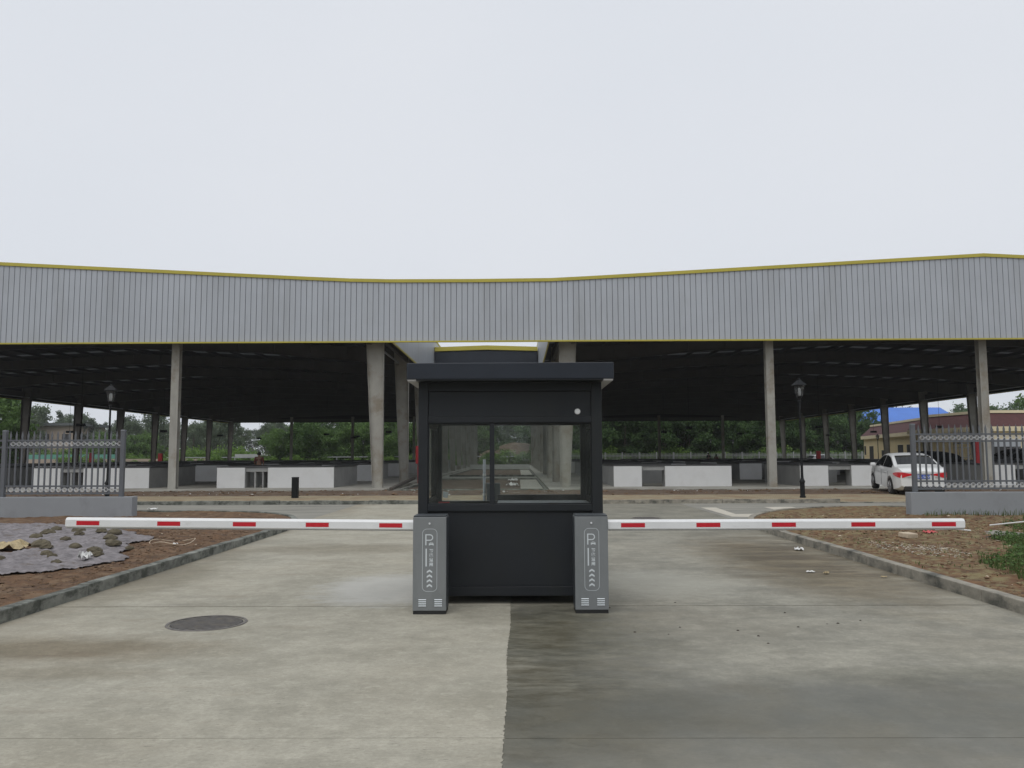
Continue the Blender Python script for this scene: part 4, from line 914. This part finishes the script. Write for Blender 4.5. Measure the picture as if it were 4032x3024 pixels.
redcab(-5.33, 44.4, 1.05, 2.0, .3, 'red hydrant box on a pipe beside the left edge of the booth')
redcab(23.1, 42, .2, 2.1, .26, 'tall red box beside the column behind the right fence', False)
redcab(-42.9, 99.3, .8, 1.9, .5, 'small red box at a distant column of the left shed', True)
redcab(39.6, 110, .8, 1.95, .55, 'small red box at a distant column beside the silver car', True)
redcab(-41.9, 81.3, .6, 1.9, .4, 'small red box at a column seen through the left fence', True)

# ================================================================== CARS
def lerpf(P, x):
    if x <= P[0][0]: return P[0][1]
    for (a, va), (b, vb) in zip(P[:-1], P[1:]):
        if x <= b:
            t = (x-a)/(b-a); return va+(vb-va)*t
    return P[-1][1]
def smoothf(P, x):   # averaged for smooth curvature
    return sum(lerpf(P, x+d) for d in (-.1, -.05, 0, .05, .1))/5
def car(paint, name, label, hatch=False):
    t = thing(name, label, 'car')
    if not hatch: top = [(-2.3, .86), (-2.24, 1.0), (-1.7, 1.1), (-.85, 1.42), (-.3, 1.49), (.35, 1.46), (1.2, 1.04), (1.7, .95), (2.15, .78), (2.32, .58)]
    else: top = [(-2.3, .9), (-2.2, 1.12), (-1.75, 1.48), (-1.0, 1.62), (.2, 1.62), (1.2, 1.14), (1.7, 1.06), (2.15, .9), (2.32, .6)]
    belt = [(-2.3, .82), (-2.24, .93), (-1.6, .98), (0, .95), (1.2, .92), (1.7, .88), (2.15, .7), (2.32, .52)]
    bot = [(-2.3, .36), (-2.15, .25), (-1.8, .2), (1.8, .2), (2.15, .22), (2.32, .32)]
    hwf = [(-2.3, .70), (-2.2, .80), (-1.9, .87), (-1, .9), (1, .9), (1.8, .86), (2.15, .76), (2.32, .58)]
    xs = [-2.3, -2.27, -2.2, -2.1, -1.95]+list(np.linspace(-1.8, 1.9, 30))+[2.05, 2.18, 2.27, 2.32]
    WH = [-1.35, 1.35]; wr_ = .33
    def sec(x):
        T = smoothf(top, x); B_ = min(smoothf(belt, x), T-.02); b0 = lerpf(bot, x); w_ = smoothf(hwf, x)
        cab = max(0, T-B_-.06); rw = w_*.93-cab*.42
        arch = 0
        for c in WH:
            if abs(x-c) < wr_+.04: arch = max(arch, math.sqrt(max(0, (wr_+.04)**2-(x-c)**2))+.31)
        bs = max(b0, arch)
        pts = [(0, b0), (w_*.75, b0), (w_*.80, bs if arch else b0+.0), (w_*.985, bs+.015 if arch else b0+.06), (w_*.995, max(bs+.03, b0+.25)), (w_, max(bs+.05, .62)), (w_*.985, max(B_-.12, bs+.06)), (w_*.93, B_), (rw, T-.055 if cab > .05 else T-.012), (rw*.82, T-.012), (0, T+.012)]
        return pts, T, B_, w_, rw, cab
    vs = []; fs = []; n = 11
    for x in xs:
        for y, z in sec(x)[0]: vs.append((x, y, z))
        for y, z in sec(x)[0]: vs.append((x, -y, z))
    for i in range(len(xs)-1):
        for k in range(n-1):
            a = i*2*n+k; b_ = a+2*n; fs += [(a, a+1, b_+1, b_), (a+n, b_+n, b_+1+n, a+1+n)]
    e = (len(xs)-1)*2*n
    fs += [tuple(range(n)), tuple(range(2*n-1, n-1, -1)), tuple(e+i for i in range(n-1, -1, -1)), tuple(e+n+i for i in range(n))]
    b = MB().add(vs, fs); o = b.build('body', paint, t, smooth=True)
    em = o.modifiers.new('es', 'EDGE_SPLIT'); em.split_angle = rad(38)
    # side windows
    wx = (-1.42, .98) if not hatch else (-1.7, 1.0)
    for s in (-1, 1):
        for a, c in ((wx[0], -.18), (-.12, wx[1])):
            vv = []; X_ = np.linspace(a, c, 12)
            for x in X_:
                p, T, B_, w_, rw, cab = sec(x); y0, z0 = w_*.93, B_+.025; y1, z1 = rw, T-.055
                z1 = max(z1-.03, z0+.004); 
                yt = y0+(y1-y0)*min(1, (z1-B_)/max(.03, (T-.055-B_)))
                vv += [(x, s*(y0-.008+.008), z0), (x, s*(yt+.008), z1)]
            MB().add(vv, [(2*i, 2*i+2, 2*i+3, 2*i+1) for i in range(11)]).build('side_window', mt['carglass'], t, smooth=True)
        # door handles, mirror
        for x in (-.75, .25): MB().box(x-.09, x+.09, s*.893-.015, s*.893+.015, .80, .825).build('door_handle', paint, t, bevel=.006)
        MB().box(.72, .90, s*.98-.1, s*.98+.1, .93, 1.07).build('mirror', paint, t, bevel=.04)
        b = MB()
        for x in (-.15, -1.15, .95): b.box(x-.004, x+.004, s*.9-.004, s*.9+.003, .32, .86)
        b.build('door_gap', mt['blackplast'], t)
    def screen(a, c, nm):
        vv = []; X_ = np.linspace(a, c, 8)
        for x in X_:
            p, T, B_, w_, rw, cab = sec(x); vv += [(x, -rw*.86, T-.008+.006), (x, -rw*.45, T+.01), (x, 0, T+.018), (x, rw*.45, T+.01), (x, rw*.86, T-.002)]
        MB().add(vv, [(5*i+k, 5*i+k+1, 5*i+k+6, 5*i+k+5) for i in range(7) for k in range(4)]).build(nm, mt['carglass'], t, smooth=True)
    if hatch: screen(-2.12, -1.72, 'rear_window')
    else: screen(-1.62, -.86, 'rear_window')
    screen(.48, 1.14, 'windscreen')
    # wheels
    for x in WH:
        for s in (-1, 1):
            w_ = link('wheel', None, t, (x, s*.79, .32))
            MB().cyl((0, -.1, 0), .32, .32, .2, 24, 'y').build('tyre', mt['tyre'], w_, smooth=False, bevel=.02)
            b = MB().cyl((0, s*.1-.004 if s > 0 else s*.1-.004, 0), .21, .21, .008, 20, 'y')
            b.build('rim', mt['blackplast'], w_)
            b = MB()
            for k in range(7):
                a = 2*PI*k/7; b.tube([(0, s*.112, 0), (.2*math.cos(a), s*.112, .2*math.sin(a))], .017, 5)
            b.torus((0, s*.108, 0), .2, .013, 20, 5); b.build('spokes', mt['rim'], w_)
    # tail lamps
    for s in (-1, 1):
        def bend(y): return lerpf([(0, -2.3), (.64, -2.3), (.70, -2.285), (.76, -2.23), (.81, -2.13), (.86, -1.96), (.9, -1.8)], y)-.02
        tl = [(.27, .785, .825), (.42, .765, .845), (.56, .725, .865), (.66, .69, .88), (.74, .69, .885), (.80, .71, .88), (.85, .745, .865), (.885, .79, .83)]
        vs = []
        for y, z0, z1 in tl: vs += [(bend(y), s*(y+.012), z0), (bend(y), s*(y+.012), z1), (bend(y)+.06, s*(y-.03), z1), (bend(y)+.06, s*(y-.03), z0)]
        fs = [(0, 1, 2, 3), (31, 30, 29, 28)]
        for i in range(7):
            for k in range(4): fs.append((4*i+k, 4*i+(k+1) % 4, 4*i+4+(k+1) % 4, 4*i+4+k))
        MB().add(vs, fs).build('tail_lamp', mt['tail'], t, smooth=False)
        MB().box(-2.33, -2.25, s*.45-.02*0-.06, s*.45+.06, .70, .712).build('badge', mt['rim'], t)
        MB().box(2.18, 2.27, s*.6-.12, s*.6+.12, .62, .74).build('headlight', mt['carsilver'], t, bevel=.02)
    MB().box(-2.325, -2.29, -.32, .32, .825, .84).build('chrome_strip', mt['rim'], t)
    MB().box(-2.32, -2.0, -.62, .62, .24, .40).build('rear_valance', mt['blackplast'], t, bevel=.03)
    pl_ = MB().box(-2.335, -2.31, -.22, .22, .66, .80).build('number_plate', mt['plate'], t, bevel=.003)
    return t
wc = car(mt['carpaint'], 'parked_car', 'white saloon car parked on the soil before the right shed')
pl_ = [c for c in wc.children if c.name.startswith('number_plate')][0]
o = text_mesh('鄂A·5665', .125, mt['print'], pl_, (-2.337, 0, .73), 'plate_lettering', .001)
if o: o.rotation_euler = (0, 0, -PI/2)
hd = rad(79)
wc.rotation_euler = (0, -rad(2.6), hd); wc.location = (15.28, 33.0, .13); wc.scale = (1.04,)*3
dc = car(mt['carblack'], 'parked_car', 'black car parked side on, its roof showing past the white car', True); place(dc, (22.6, 46.9, .15), PI)
gc = car(mt['cargrey'], 'parked_car', 'dark grey car behind the stalls, cut by the right photo edge', True); place(gc, (25.2, 46.9+3.6, .15), rad(-170))
gc.location = (31.3, 52.5, .15); gc.scale = (1.12,)*3
sc_ = car(mt['carsilver'], 'parked_car', 'silver car parked far away at the end of the right shed', True); place(sc_, (42.3, 116, .0), rad(20))

# ================================================================== PEOPLE
def person(label, loc, rz, shirt, pose='stand', hs=1.0):
    t = thing('person', label, 'person', loc, rz)
    J = {'pel': (0, 0, .95), 'ab': (0, .0, 1.1), 'ch': (0, 0, 1.32), 'ne': (0, 0, 1.47), 'hd': (0, -.02, 1.56), 'ht': (0, -.02, 1.68),
         'sl': (-.19, 0, 1.40), 'el': (-.25, .02, 1.13), 'wl': (-.22, -.12, .92), 'sr': (.19, 0, 1.40), 'er': (.25, .02, 1.13), 'wr': (.2, -.16, .98),
         'hl': (-.10, 0, .9), 'kl': (-.11, -.02, .50), 'fl': (-.11, .02, .08), 'tl': (-.12, -.15, .04), 'hr': (.10, 0, .9), 'kr': (.11, -.02, .50), 'fr': (.11, .02, .08), 'tr': (.12, -.15, .04)}
    if pose == 'sit':
        for k in J: J[k] = (J[k][0], J[k][1], J[k][2]-(.45 if k not in ('fl', 'tl', 'fr', 'tr') else 0))
        for s in 'lr': x = -.11 if s == 'l' else .11; J['k'+s] = (x, -.42, .5); J['f'+s] = (x, -.4, .08); J['t'+s] = (x, -.55, .04)
    Rr = {'pel': .14, 'ab': .13, 'ch': .155, 'ne': .058, 'hd': .092, 'ht': .07, 'sl': .062, 'el': .043, 'wl': .03, 'sr': .062, 'er': .043, 'wr': .03, 'hl': .095, 'kl': .062, 'fl': .042, 'tl': .038, 'hr': .095, 'kr': .062, 'fr': .042, 'tr': .038}
    E_ = [('pel', 'ab'), ('ab', 'ch'), ('ch', 'ne'), ('ne', 'hd'), ('hd', 'ht'), ('ch', 'sl'), ('sl', 'el'), ('el', 'wl'), ('ch', 'sr'), ('sr', 'er'), ('er', 'wr'), ('pel', 'hl'), ('hl', 'kl'), ('kl', 'fl'), ('fl', 'tl'), ('pel', 'hr'), ('hr', 'kr'), ('kr', 'fr'), ('fr', 'tr')]
    def skin_obj(nm, keys, mat, grow=0, root=None):
        ks = list(keys); es = [(ks.index(a), ks.index(b)) for a, b in E_ if a in ks and b in ks]
        me = bpy.data.meshes.new(nm); me.from_pydata([J[k] for k in ks], es, []); me.materials.append(mat); o = link(nm, me, t)
        o.modifiers.new('skin', 'SKIN'); me.skin_vertices or None
        for i, k in enumerate(ks):
            sv = me.skin_vertices[0].data[i]; r = Rr[k]+grow; sv.radius = (r, r*(.72 if k in ('ch', 'ab', 'pel') else 1)); sv.use_root = (k == (root or ks[0]))
        ss = o.modifiers.new('ss', 'SUBSURF'); ss.levels = 1; ss.render_levels = 1; return o
    skin_obj('body', J.keys(), mt['skin'])
    skin_obj('shirt', ('ab', 'ch', 'sl', 'el', 'sr', 'er'), shirt, .02)
    skin_obj('trousers', ('pel', 'hl', 'kl', 'fl', 'hr', 'kr', 'fr'), mt['trouser'], .018)
    z = J['hd'][2]; MB().lathe([(.10, -.01), (.112, .05), (.10, .11), (.06, .15), (0, .165)], 14, (0, .012, z)).build('hair', mt['hair'], t, smooth=True)
    return t
person('dark haired person in brown red top behind the left stalls', (-14.35, 45.9, .15), PI, mt['shirt_red'])
person('person in black seated behind the stalls near the far lamp', (22.6, 99.0, .15), .5, mt['shirt_black'])
person('person in dull pink top beside the person in black', (23.6, 99.3, .15), -.8, mt['shirt_pink'], 'sit').location = (23.6, 99.3, .42)

# ================================================================== FAR BUILDINGS
def face_box(nm, p0, p1, dep, z0, z1, m, par, off=0):
    """box along the line p0-p1, thickness dep to the far side"""
    a = Vector((*p0, 0)); b = Vector((*p1, 0)); d = (b-a).normalized(); n = Vector((-d.y, d.x, 0))
    a += n*off*-1; b += n*off*-1
    q = [a, b, b+n*dep, a+n*dep]
    MB().frust([(v.x, v.y, z0) for v in q], [(v.x, v.y, z1) for v in q]).build(nm, m, par)
def mansard(par, ring, z0, z1, inset):
    c = Vector((sum(p[0] for p in ring)/len(ring), sum(p[1] for p in ring)/len(ring)))
    n = len(ring); inn = []
    for i in range(n):
        p = Vector(ring[i]); a = (Vector(ring[i-1])-p).normalized(); b = (Vector(ring[(i+1) % n])-p).normalized(); inn.append(p+(a+b)*inset)
    vs = [(*p, z0) for p in ring]+[(*p, z1) for p in inn]
    MB().add(vs, [(i, (i+1) % n, (i+1) % n+n, i+n) for i in range(n)]+[tuple(range(2*n-1, n-1, -1))]).build('roof', mt['maroon'], par)
    b = MB()
    for i in range(n):
        p = Vector(inn[i]); q = Vector(inn[(i+1) % n]); d = (q-p).normalized(); m_ = Vector((-d.y, d.x))*.15
        b.frust([(p.x-m_.x-d.x*.15, p.y-m_.y-d.y*.15, z1-.02), (q.x-m_.x+d.x*.15, q.y-m_.y+d.y*.15, z1-.02), (q.x+m_.x+d.x*.15, q.y+m_.y+d.y*.15, z1-.02), (p.x+m_.x-d.x*.15, p.y+m_.y-d.y*.15, z1-.02)], [(p.x-m_.x-d.x*.15, p.y-m_.y-d.y*.15, z1+.24), (q.x-m_.x+d.x*.15, q.y-m_.y+d.y*.15, z1+.24), (q.x+m_.x+d.x*.15, q.y+m_.y+d.y*.15, z1+.24), (p.x+m_.x-d.x*.15, p.y+m_.y-d.y*.15, z1+.24)])
    b.build('parapet', mt['house_trim'], par)
def block(label, ring, zw=4.1, zr=5.55):
    t = thing('yellow_building', label, 'building'); MB().prism(ring, -.1, zw-.35, 'z').build('wall', mt['house'], t)
    c = Vector((sum(p[0] for p in ring)/4, sum(p[1] for p in ring)/4)); 
    r2 = []
    for i in range(len(ring)):
        p = Vector(ring[i]); a = (Vector(ring[i-1])-p).normalized(); b = (Vector(ring[(i+1) % 4])-p).normalized(); r2.append(tuple(p-(a+b)*.35))
    MB().prism(r2, zw-.349, zw+.1, 'z').build('cornice', mt['house_trim'], t); mansard(t, r2, zw+.1, zr, 1.3); return t
A0 = (45.0, 93.6); A1 = (49.8, 120.)
bA = block('long yellow building with maroon mansard roof right of the sheds', [A0, (66, 93.6), (66, 120), A1])
d = (Vector(A1)-Vector(A0))
def onA(s): return (A0[0]+d.x*s, A0[1]+d.y*s)
for s0_, s1_, z0, z1, nm in ((.955, .99, 1.55, 2.8, 'window'), (.79, .875, .02, 2.75, 'door'), (.575, .625, .9, 2.15, 'window'), (.47, .53, .02, 2.2, 'door'), (.24, .327, 1.7, 2.75, 'window'), (.13, .18, 1.7, 2.75, 'window'), (.03, .07, 1.7, 2.7, 'window')):
    p0, p1 = onA(s1_), onA(s0_); face_box(nm, p0, p1, .1, z0, z1, mt['open'], bA, .02)
    w_ = bA.children[-1]; 
    face_box('frame', p0, p1, .05, z1, z1+.08, mt['house_trim'], bA, .06); face_box('sill', p0, p1, .05, z0-.08, z0, mt['house_trim'], bA, .06)
for i in range(5): face_box('window', (47+i*3.2, 93.6), (48.2+i*3.2, 93.6), .05, 1.5, 2.8, mt['open'], bA, .02)
bD = block('nearer yellow building with maroon mansard roof behind the right fence', [(44.0, 79), (70, 79), (70, 90), (42.6, 90)])
face_box('garage_door', (44.6, 79), (47.6, 79), .05, .02, 2.3, mt['open'], bD, .02); face_box('shutter', (44.6, 79), (47.6, 79), .06, 2.3, 3.0, mt['steel_grey'], bD, .03)
for x in (50, 54, 58): face_box('window', (x, 79), (x+1.5, 79), .05, 1.3, 2.7, mt['open'], bD, .02)
sf = thing('scaffold', 'thin tube scaffold standing against the yellow building', 'scaffold', (42.6, 77.5, 0))
b = MB()
for x in (-1.6, 0, 1.6):
    for y in (0, 1): b.tube([(x, y, 0), (x, y, 3.9)], .03, 5)
    for z in (1.3, 2.6): b.tube([(x, 0, z), (x, 1, z)], .025, 5)
for y in (0, 1):
    for z in (1.3, 2.2, 2.6, 3.6): b.tube([(-1.6, y, z), (1.6, y, z)], .025, 5)
b.tube([(-1.6, 0, 0), (0, 0, 2.6)], .025, 5).tube([(0, 0, 0), (1.6, 0, 2.6)], .025, 5); b.build('tubes', mt['fence'], sf); MB().box(-1.7, 1.7, .1, .9, 2.62, 2.67).build('plank', mt['wood'], sf)
bs = thing('blue_roofed_shed', 'long shed with bright blue roof behind the yellow building', 'shed', (0, 0, 0))
MB().box(76, 92, 176, 196, 0, 8.2).build('wall', mt['darkroof'], bs); MB().prism([(175, 8.2), (185, 12.0), (197, 8.2)], 75, 94, 'x').build('roof', mt['blue'], bs)
ds = thing('dark_roofed_building', 'low building with dark layered roof above the yellow parapet', 'building')
MB().box(104, 140, 190, 205, 0, 8.5).build('wall', mt['darkroof'], ds)
for k in range(5): MB().box(103, 141, 189+k*1.3, 206, 8.5+k*.6, 8.95+k*.6).build('roof_step', mt['darkroof'], ds)
bh = thing('beige_house', 'beige house half hidden by trees, seen through the left shed', 'house', (0, 0, 0))
MB().box(-116, -98, 182, 196, -.1, 8.6).build('wall', mt['beige'], bh); MB().box(-117, -97, 181, 197, 8.61, 9.2).build('roof', mt['darkroof'], bh)
for x in (-114, -109.5, -105, -100.5):
    for z in (1.5, 5): MB().box(x, x+1.6, 181.93, 182.05, z, z+1.8).build('window', mt['open'], bh)
fw = MB().box(-100, -48, 134, 134.4, -.1, 1.35).build('low_wall', mt['beige']); tag(fw, 'brownish boundary wall far behind the left shed', 'wall')
gn = MB().box(-95, -66, 138, 138.2, 1.2, 2.1).build('green_net', mt['green_net']); tag(gn, 'strip of teal netting above the brownish boundary wall', 'netting')
wr2 = thing('white_rail', 'long pale rail running behind the left shed', 'railing')
MB().box(-62, 1, 146, 146.15, 1.45, 1.6).build('rail', mt['metal_far'], wr2); b = MB()
for x in np.arange(-62, 1, 3): b.box(x, x+.12, 146, 146.12, -.1, 1.45)
b.build('posts', mt['metal_far'], wr2, kind='stuff')
fw3 = MB().box(-52, -30, 152, 152.3, 2.6, 3.3).build('white_barrier', mt['lowwall']); 
fw3.data.transform(Matrix.Translation((0, 0, -1.2))); tag(fw3, 'white barrier strip among trees behind the left shed', 'barrier')
# far picket fence, right
ff = thing('picket_fence', 'distant grey picket fence before the dark trees behind the right shed', 'fence', (0, 134, 0))
b = MB()
for x in np.arange(3, 66, .22): b.box(x-.03, x+.03, -.02, .02, .2, 1.95)
b.build('pickets', mt['metal_far'], ff, kind='stuff')
for z in (.35, 1.45, 1.6): MB().box(3, 66, .021, .05, z, z+.07).build('rail', mt['metal_far'], ff)
pmm = MB().box(-.1, .1, -.08, .08, 0, 2.1).mesh('post', mt['metal_far'])
for x in np.arange(3, 66.1, 2.75): link('post', pmm, ff, (x, -.05, 0))
MB().box(3, 66, .06, .25, -.1, .35).build('plinth', mt['lowwall'], ff)
# low mound with bare soil seen down the alley
vs = []; fs = []; X = np.linspace(-22, 22, 45); Y = np.linspace(148, 176, 18)
for y in Y:
    for x in X: vs.append((x, y, -.15+4.2*math.exp(-(((x)/9)**2))*min(1, (y-148)/12)+.25*fbm(x, y, .3, 3, 2)))
n = len(X)
for j in range(len(Y)-1):
    for i in range(n-1): fs.append((j*n+i, j*n+i+1, (j+1)*n+i+1, (j+1)*n+i))
MB().add(vs, fs).build('soil_mound', mt['soil_dark'], smooth=True, kind='structure')
# far hill
vs = []; fs = []; X = np.linspace(-150, 700, 90); Y = np.linspace(330, 700, 14)
for y in Y:
    for x in X: vs.append((x, y, -1+(25+6*fbm(x, y, .006, 3, 3))*math.exp(-((x-230)/190)**2)*min(1, (y-330)/150)))
n = len(X)
for j in range(len(Y)-1):
    for i in range(n-1): fs.append((j*n+i, j*n+i+1, (j+1)*n+i+1, (j+1)*n+i))
MB().add(vs, fs).build('hill', mt['leaf_dark'], smooth=True, kind='structure')

# ================================================================== TREES
def crown_mesh(name, lobes, n, s, m, seed, hollow=.3):
    r = np.random.default_rng(seed); L_ = np.array([[*l] for l in lobes], float); wt = L_[:, 3]**2; wt /= wt.sum(); pick = r.choice(len(L_), n, p=wt)
    dirs = r.normal(size=(n, 3)); dirs /= np.linalg.norm(dirs, axis=1)[:, None]
    rr = hollow+(1-hollow)*r.random(n)**.6; rr *= 1+.18*r.normal(size=n)
    ph = r.random(3)*6; lump = 1+.22*np.sin(dirs[:, 0]*5+ph[0]+pick)*np.sin(dirs[:, 1]*5+ph[1])+.15*np.sin(dirs[:, 2]*8+pick*2)
    P = L_[pick, :3]+dirs*(L_[pick, 3]*rr*lump)[:, None]*np.array([1, 1, .85])
    a = r.normal(size=(n, 3)); a /= np.linalg.norm(a, axis=1)[:, None]; b = np.cross(a, r.normal(size=(n, 3))); b /= np.linalg.norm(b, axis=1)[:, None]
    sz = (s*(.55+.9*r.random(n)))[:, None]
    V = np.stack([P-a*sz, P-b*sz*.55, P+a*sz, P+b*sz*.55], 1).reshape(-1, 3)
    me = bpy.data.meshes.new(name); me.vertices.add(4*n); me.vertices.foreach_set('co', V.ravel()); me.loops.add(4*n); me.loops.foreach_set('vertex_index', np.arange(4*n)); me.polygons.add(n)
    me.polygons.foreach_set('loop_start', np.arange(0, 4*n, 4)); me.polygons.foreach_set('loop_total', np.full(n, 4)); me.update(); me.validate(); me.materials.append(m); return me
def rl(k, H, R, seed, lo=.16):
    r = random.Random(seed); out = []
    for i in range(k):
        z = H*(lo+(.92-lo)*r.random()); q = R*(1-abs(z/H-.5)*1.1)*r.random()**.5; a = r.random()*6.3; out.append((q*math.cos(a), q*math.sin(a), z, R*(.2+.22*r.random())))
    return out
def tree_proto(name, cat, H, R, n, s, m, seed, lobes=None):
    t = thing(name, 'x', cat); lb = lobes or rl(26, H, R, seed)
    link('crown', crown_mesh('crown', lb, n, s, m, seed), t)
    b = MB(); b.tube([(0, 0, -.1), (.1, 0, H*.3), (-.05, .1, H*.75)], [.02*H+.03, .014*H+.02, .02], 7); rr = random.Random(seed)
    for l in lb[:7]: b.tube([(0, 0, H*.22+rr.random()*H*.2), (l[0]*.6, l[1]*.6, l[2]*.8), (l[0], l[1], l[2])], [.008*H+.01, .005*H, .015], 5)
    b.build('trunk', mt['bark'], t); return t
protos = {'dark': [tree_proto('broadleaf_tree', 'tree', 11, 4.6, 9000, .24, mt['leaf_dark'], 11+i) for i in range(3)],
          'mid': [tree_proto('broadleaf_tree', 'tree', 8.5, 3.7, 7500, .19, mt['leaf_mid'], 31+i) for i in range(3)],
          'pale': [tree_proto('slender_tree', 'tree', 10, 3.0, 5000, .17, mt['leaf_pale'], 51+i) for i in range(2)],
          'poplar': [tree_proto('poplar_tree', 'tree', 14, 2, 4200, .24, mt['leaf_pale'], 61, [(random.uniform(-.9, .9), random.uniform(-.5, .5), z, 1.7*(1-z/22)) for z in np.linspace(3, 13, 13)])],
          'bush': [tree_proto('bush', 'bush', 2.2, 1.7, 2200, .12, mt['leaf_bright'], 71+i, [(random.uniform(-1, 1), random.uniform(-1, 1), random.uniform(.4, 1.4), random.uniform(.5, .9)) for _ in range(9)]) for i in range(2)]}
used = set()
def plant(kind, x, y, sc, label, group):
    src = random.choice(protos[kind]); 
    if src.name in used: o = copy_tree(src)
    else: o = src; used.add(src.name)
    place(o, (x, y, -.15), random.random()*6.3, label, sc, group)
for i in range(32): plant('bush', 4+i*1.8+random.uniform(-.5, .5), 137.5+random.uniform(-1, 1), random.uniform(.9, 1.5), 'leafy bush filling the foot of the wood behind the right shed', 'bushes behind the right shed')
for i in range(30): plant('bush', -48-i*3+random.uniform(-1, 1), 160+random.uniform(-8, 8), random.uniform(1.1, 2), 'bush among the hazy trees far behind the left shed', 'bushes far at the left')
G1 = ('dense dark green tree in the wood behind the right shed', 'dark trees behind the right shed')
for row, (y, n_, sc) in enumerate(((141, 19, .82), (148, 17, 1.02), (157, 15, 1.2))):
    for i in range(n_):
        x = 5+i*(55/n_)+random.uniform(-1.3, 1.3)+row; plant('dark', x, y+random.uniform(-2, 2), sc*random.uniform(.88, 1.12), ['dark green tree in the front row of the wood behind the far picket fence', 'dark green tree in the middle row of the wood behind the right shed', 'dark green tree in the tall rear row of the wood behind the right shed'][row], G1[1])
for i in range(22): plant('dark' if i % 3 else 'pale', 62+i*5+random.uniform(-1, 1), random.uniform(215, 245), random.uniform(.95, 1.5), 'tree showing above the roofs behind the yellow building', 'trees behind the yellow building')
for i in range(7): plant('mid', 66+i*5, random.uniform(140, 160), random.uniform(.45, .62), 'green tree growing between yellow building and blue shed', 'trees beside the yellow building')
for i in range(6): plant('dark', 106+i*4.5, 196+random.uniform(-3, 3), random.uniform(1.05, 1.35), 'tree rising over the maroon roof near the right edge', 'trees behind the yellow building')
plant('dark', 89, 172, .78, 'dark bushy tree standing before the blue roof', 'trees beside the yellow building'); plant('mid', 74, 118, 1.25, 'tall leafy tree over the roof of the nearer yellow building', 'trees behind the yellow building'); plant('mid', 83, 125, 1.4, 'large leafy tree near the right edge above the maroon roof', 'trees behind the yellow building')
for i in range(8): plant('dark', -22+i*5.6+random.uniform(-1, 1), 166+random.uniform(-4, 6), random.uniform(.85, 1.15), 'dark tree closing the view down the alley', 'trees at the end of the alley')
for i in range(12): plant('bush', -13+i*2.3, 142+random.uniform(-2, 4)+(5 if 4 < i < 8 else 0), random.uniform(1, 1.6), 'green bush at the far end of the alley', 'bushes at the end of the alley')
for i in range(12): plant('mid', -8-i*3.1+random.uniform(-1, 1), random.uniform(144, 156), random.uniform(.78, 1.05), 'mid green tree behind the right half of the left shed', 'green trees behind the left shed')
for i in range(10): plant('dark', -10-i*3.6+random.uniform(-1, 1), random.uniform(160, 172), random.uniform(.7, .95), 'darker tree in the second row behind the left shed', 'green trees behind the left shed')
for i in range(22): plant('pale', -38-i*4.2+random.uniform(-2, 2), random.uniform(170, 235), random.uniform(.9, 1.35), 'slender hazy tree far behind the left shed', 'hazy trees far behind the left shed')
for i in range(26): plant('pale', -16-i*3.6+random.uniform(-1, 1), random.uniform(185, 200), random.uniform(.75, 1.1), 'grey green tree in the long row behind the left shed', 'row of grey green trees behind the left shed')
for i in range(26): plant('pale', -30-i*5+random.uniform(-2, 2), random.uniform(250, 320), random.uniform(1.1, 1.6), 'slender hazy tree far behind the left shed', 'hazy trees far behind the left shed')
plant('poplar', -126, 218, 1.12, 'tall twin topped poplar rising above the beige house', 'poplars at the left'); plant('poplar', -122, 220, 1.05, 'second slightly lower poplar beside the tallest one', 'poplars at the left')
plant('poplar', -123, 245, .9, 'smaller poplar right of the tall twin topped one', 'poplars at the left')
for i in range(16): plant('mid', -66-i*3.6, random.uniform(142, 165), random.uniform(.5, .8), 'low green tree behind the brownish boundary wall', 'low trees at the left')
for x, y, s in ((-49, 78, .85), (-52.5, 82, 1.0), (-57, 88, 1.0), (-54, 71, .9)): plant('mid', x, y, s, 'leafy tree close outside the left side of the shed', 'trees beside the left shed')
for i in range(24): plant('bush', -46-i*.2-i*1.1, 131+random.uniform(-3, 3)+i*.2, random.uniform(.6, 1), 'bright green bush just beyond the left shed', 'bushes behind the left shed')
for i in range(20): plant('bush', -8-i*1.9, 136+random.uniform(-2, 3), random.uniform(.6, .95), 'bright green bush just beyond the left shed', 'bushes behind the left shed')
for i in range(12): plant('dark', -66+i*12+random.uniform(-3, 3), random.uniform(-52, -44), random.uniform(.95, 1.3), 'unseen tree added behind the viewer to darken reflections', 'unseen trees added behind the viewer to darken reflections')  # out-of-view tree row, added so the glass reflects something darker than sky
for src in [p for l in protos.values() for p in l]:
    if src.name not in used:
        for c in list(src.children): bpy.data.objects.remove(c)
        bpy.data.objects.remove(src)

# ================================================================== HAZE
hz = MB().box(-420, 760, -70, 760, -1.6, 75).build('haze', None, kind='stuff')
m = bpy.data.materials.new('thin_haze'); m.use_nodes = True; t_ = m.node_tree; t_.nodes.clear(); o_ = t_.nodes.new('ShaderNodeOutputMaterial'); v_ = t_.nodes.new('ShaderNodeVolumePrincipled')
v_.inputs['Density'].default_value = .00035; v_.inputs['Color'].default_value = (.93, .96, 1, 1); v_.inputs['Anisotropy'].default_value = .2; t_.links.new(v_.outputs[0], o_.inputs['Volume']); hz.data.materials.append(m)
bpy.context.view_layer.update()
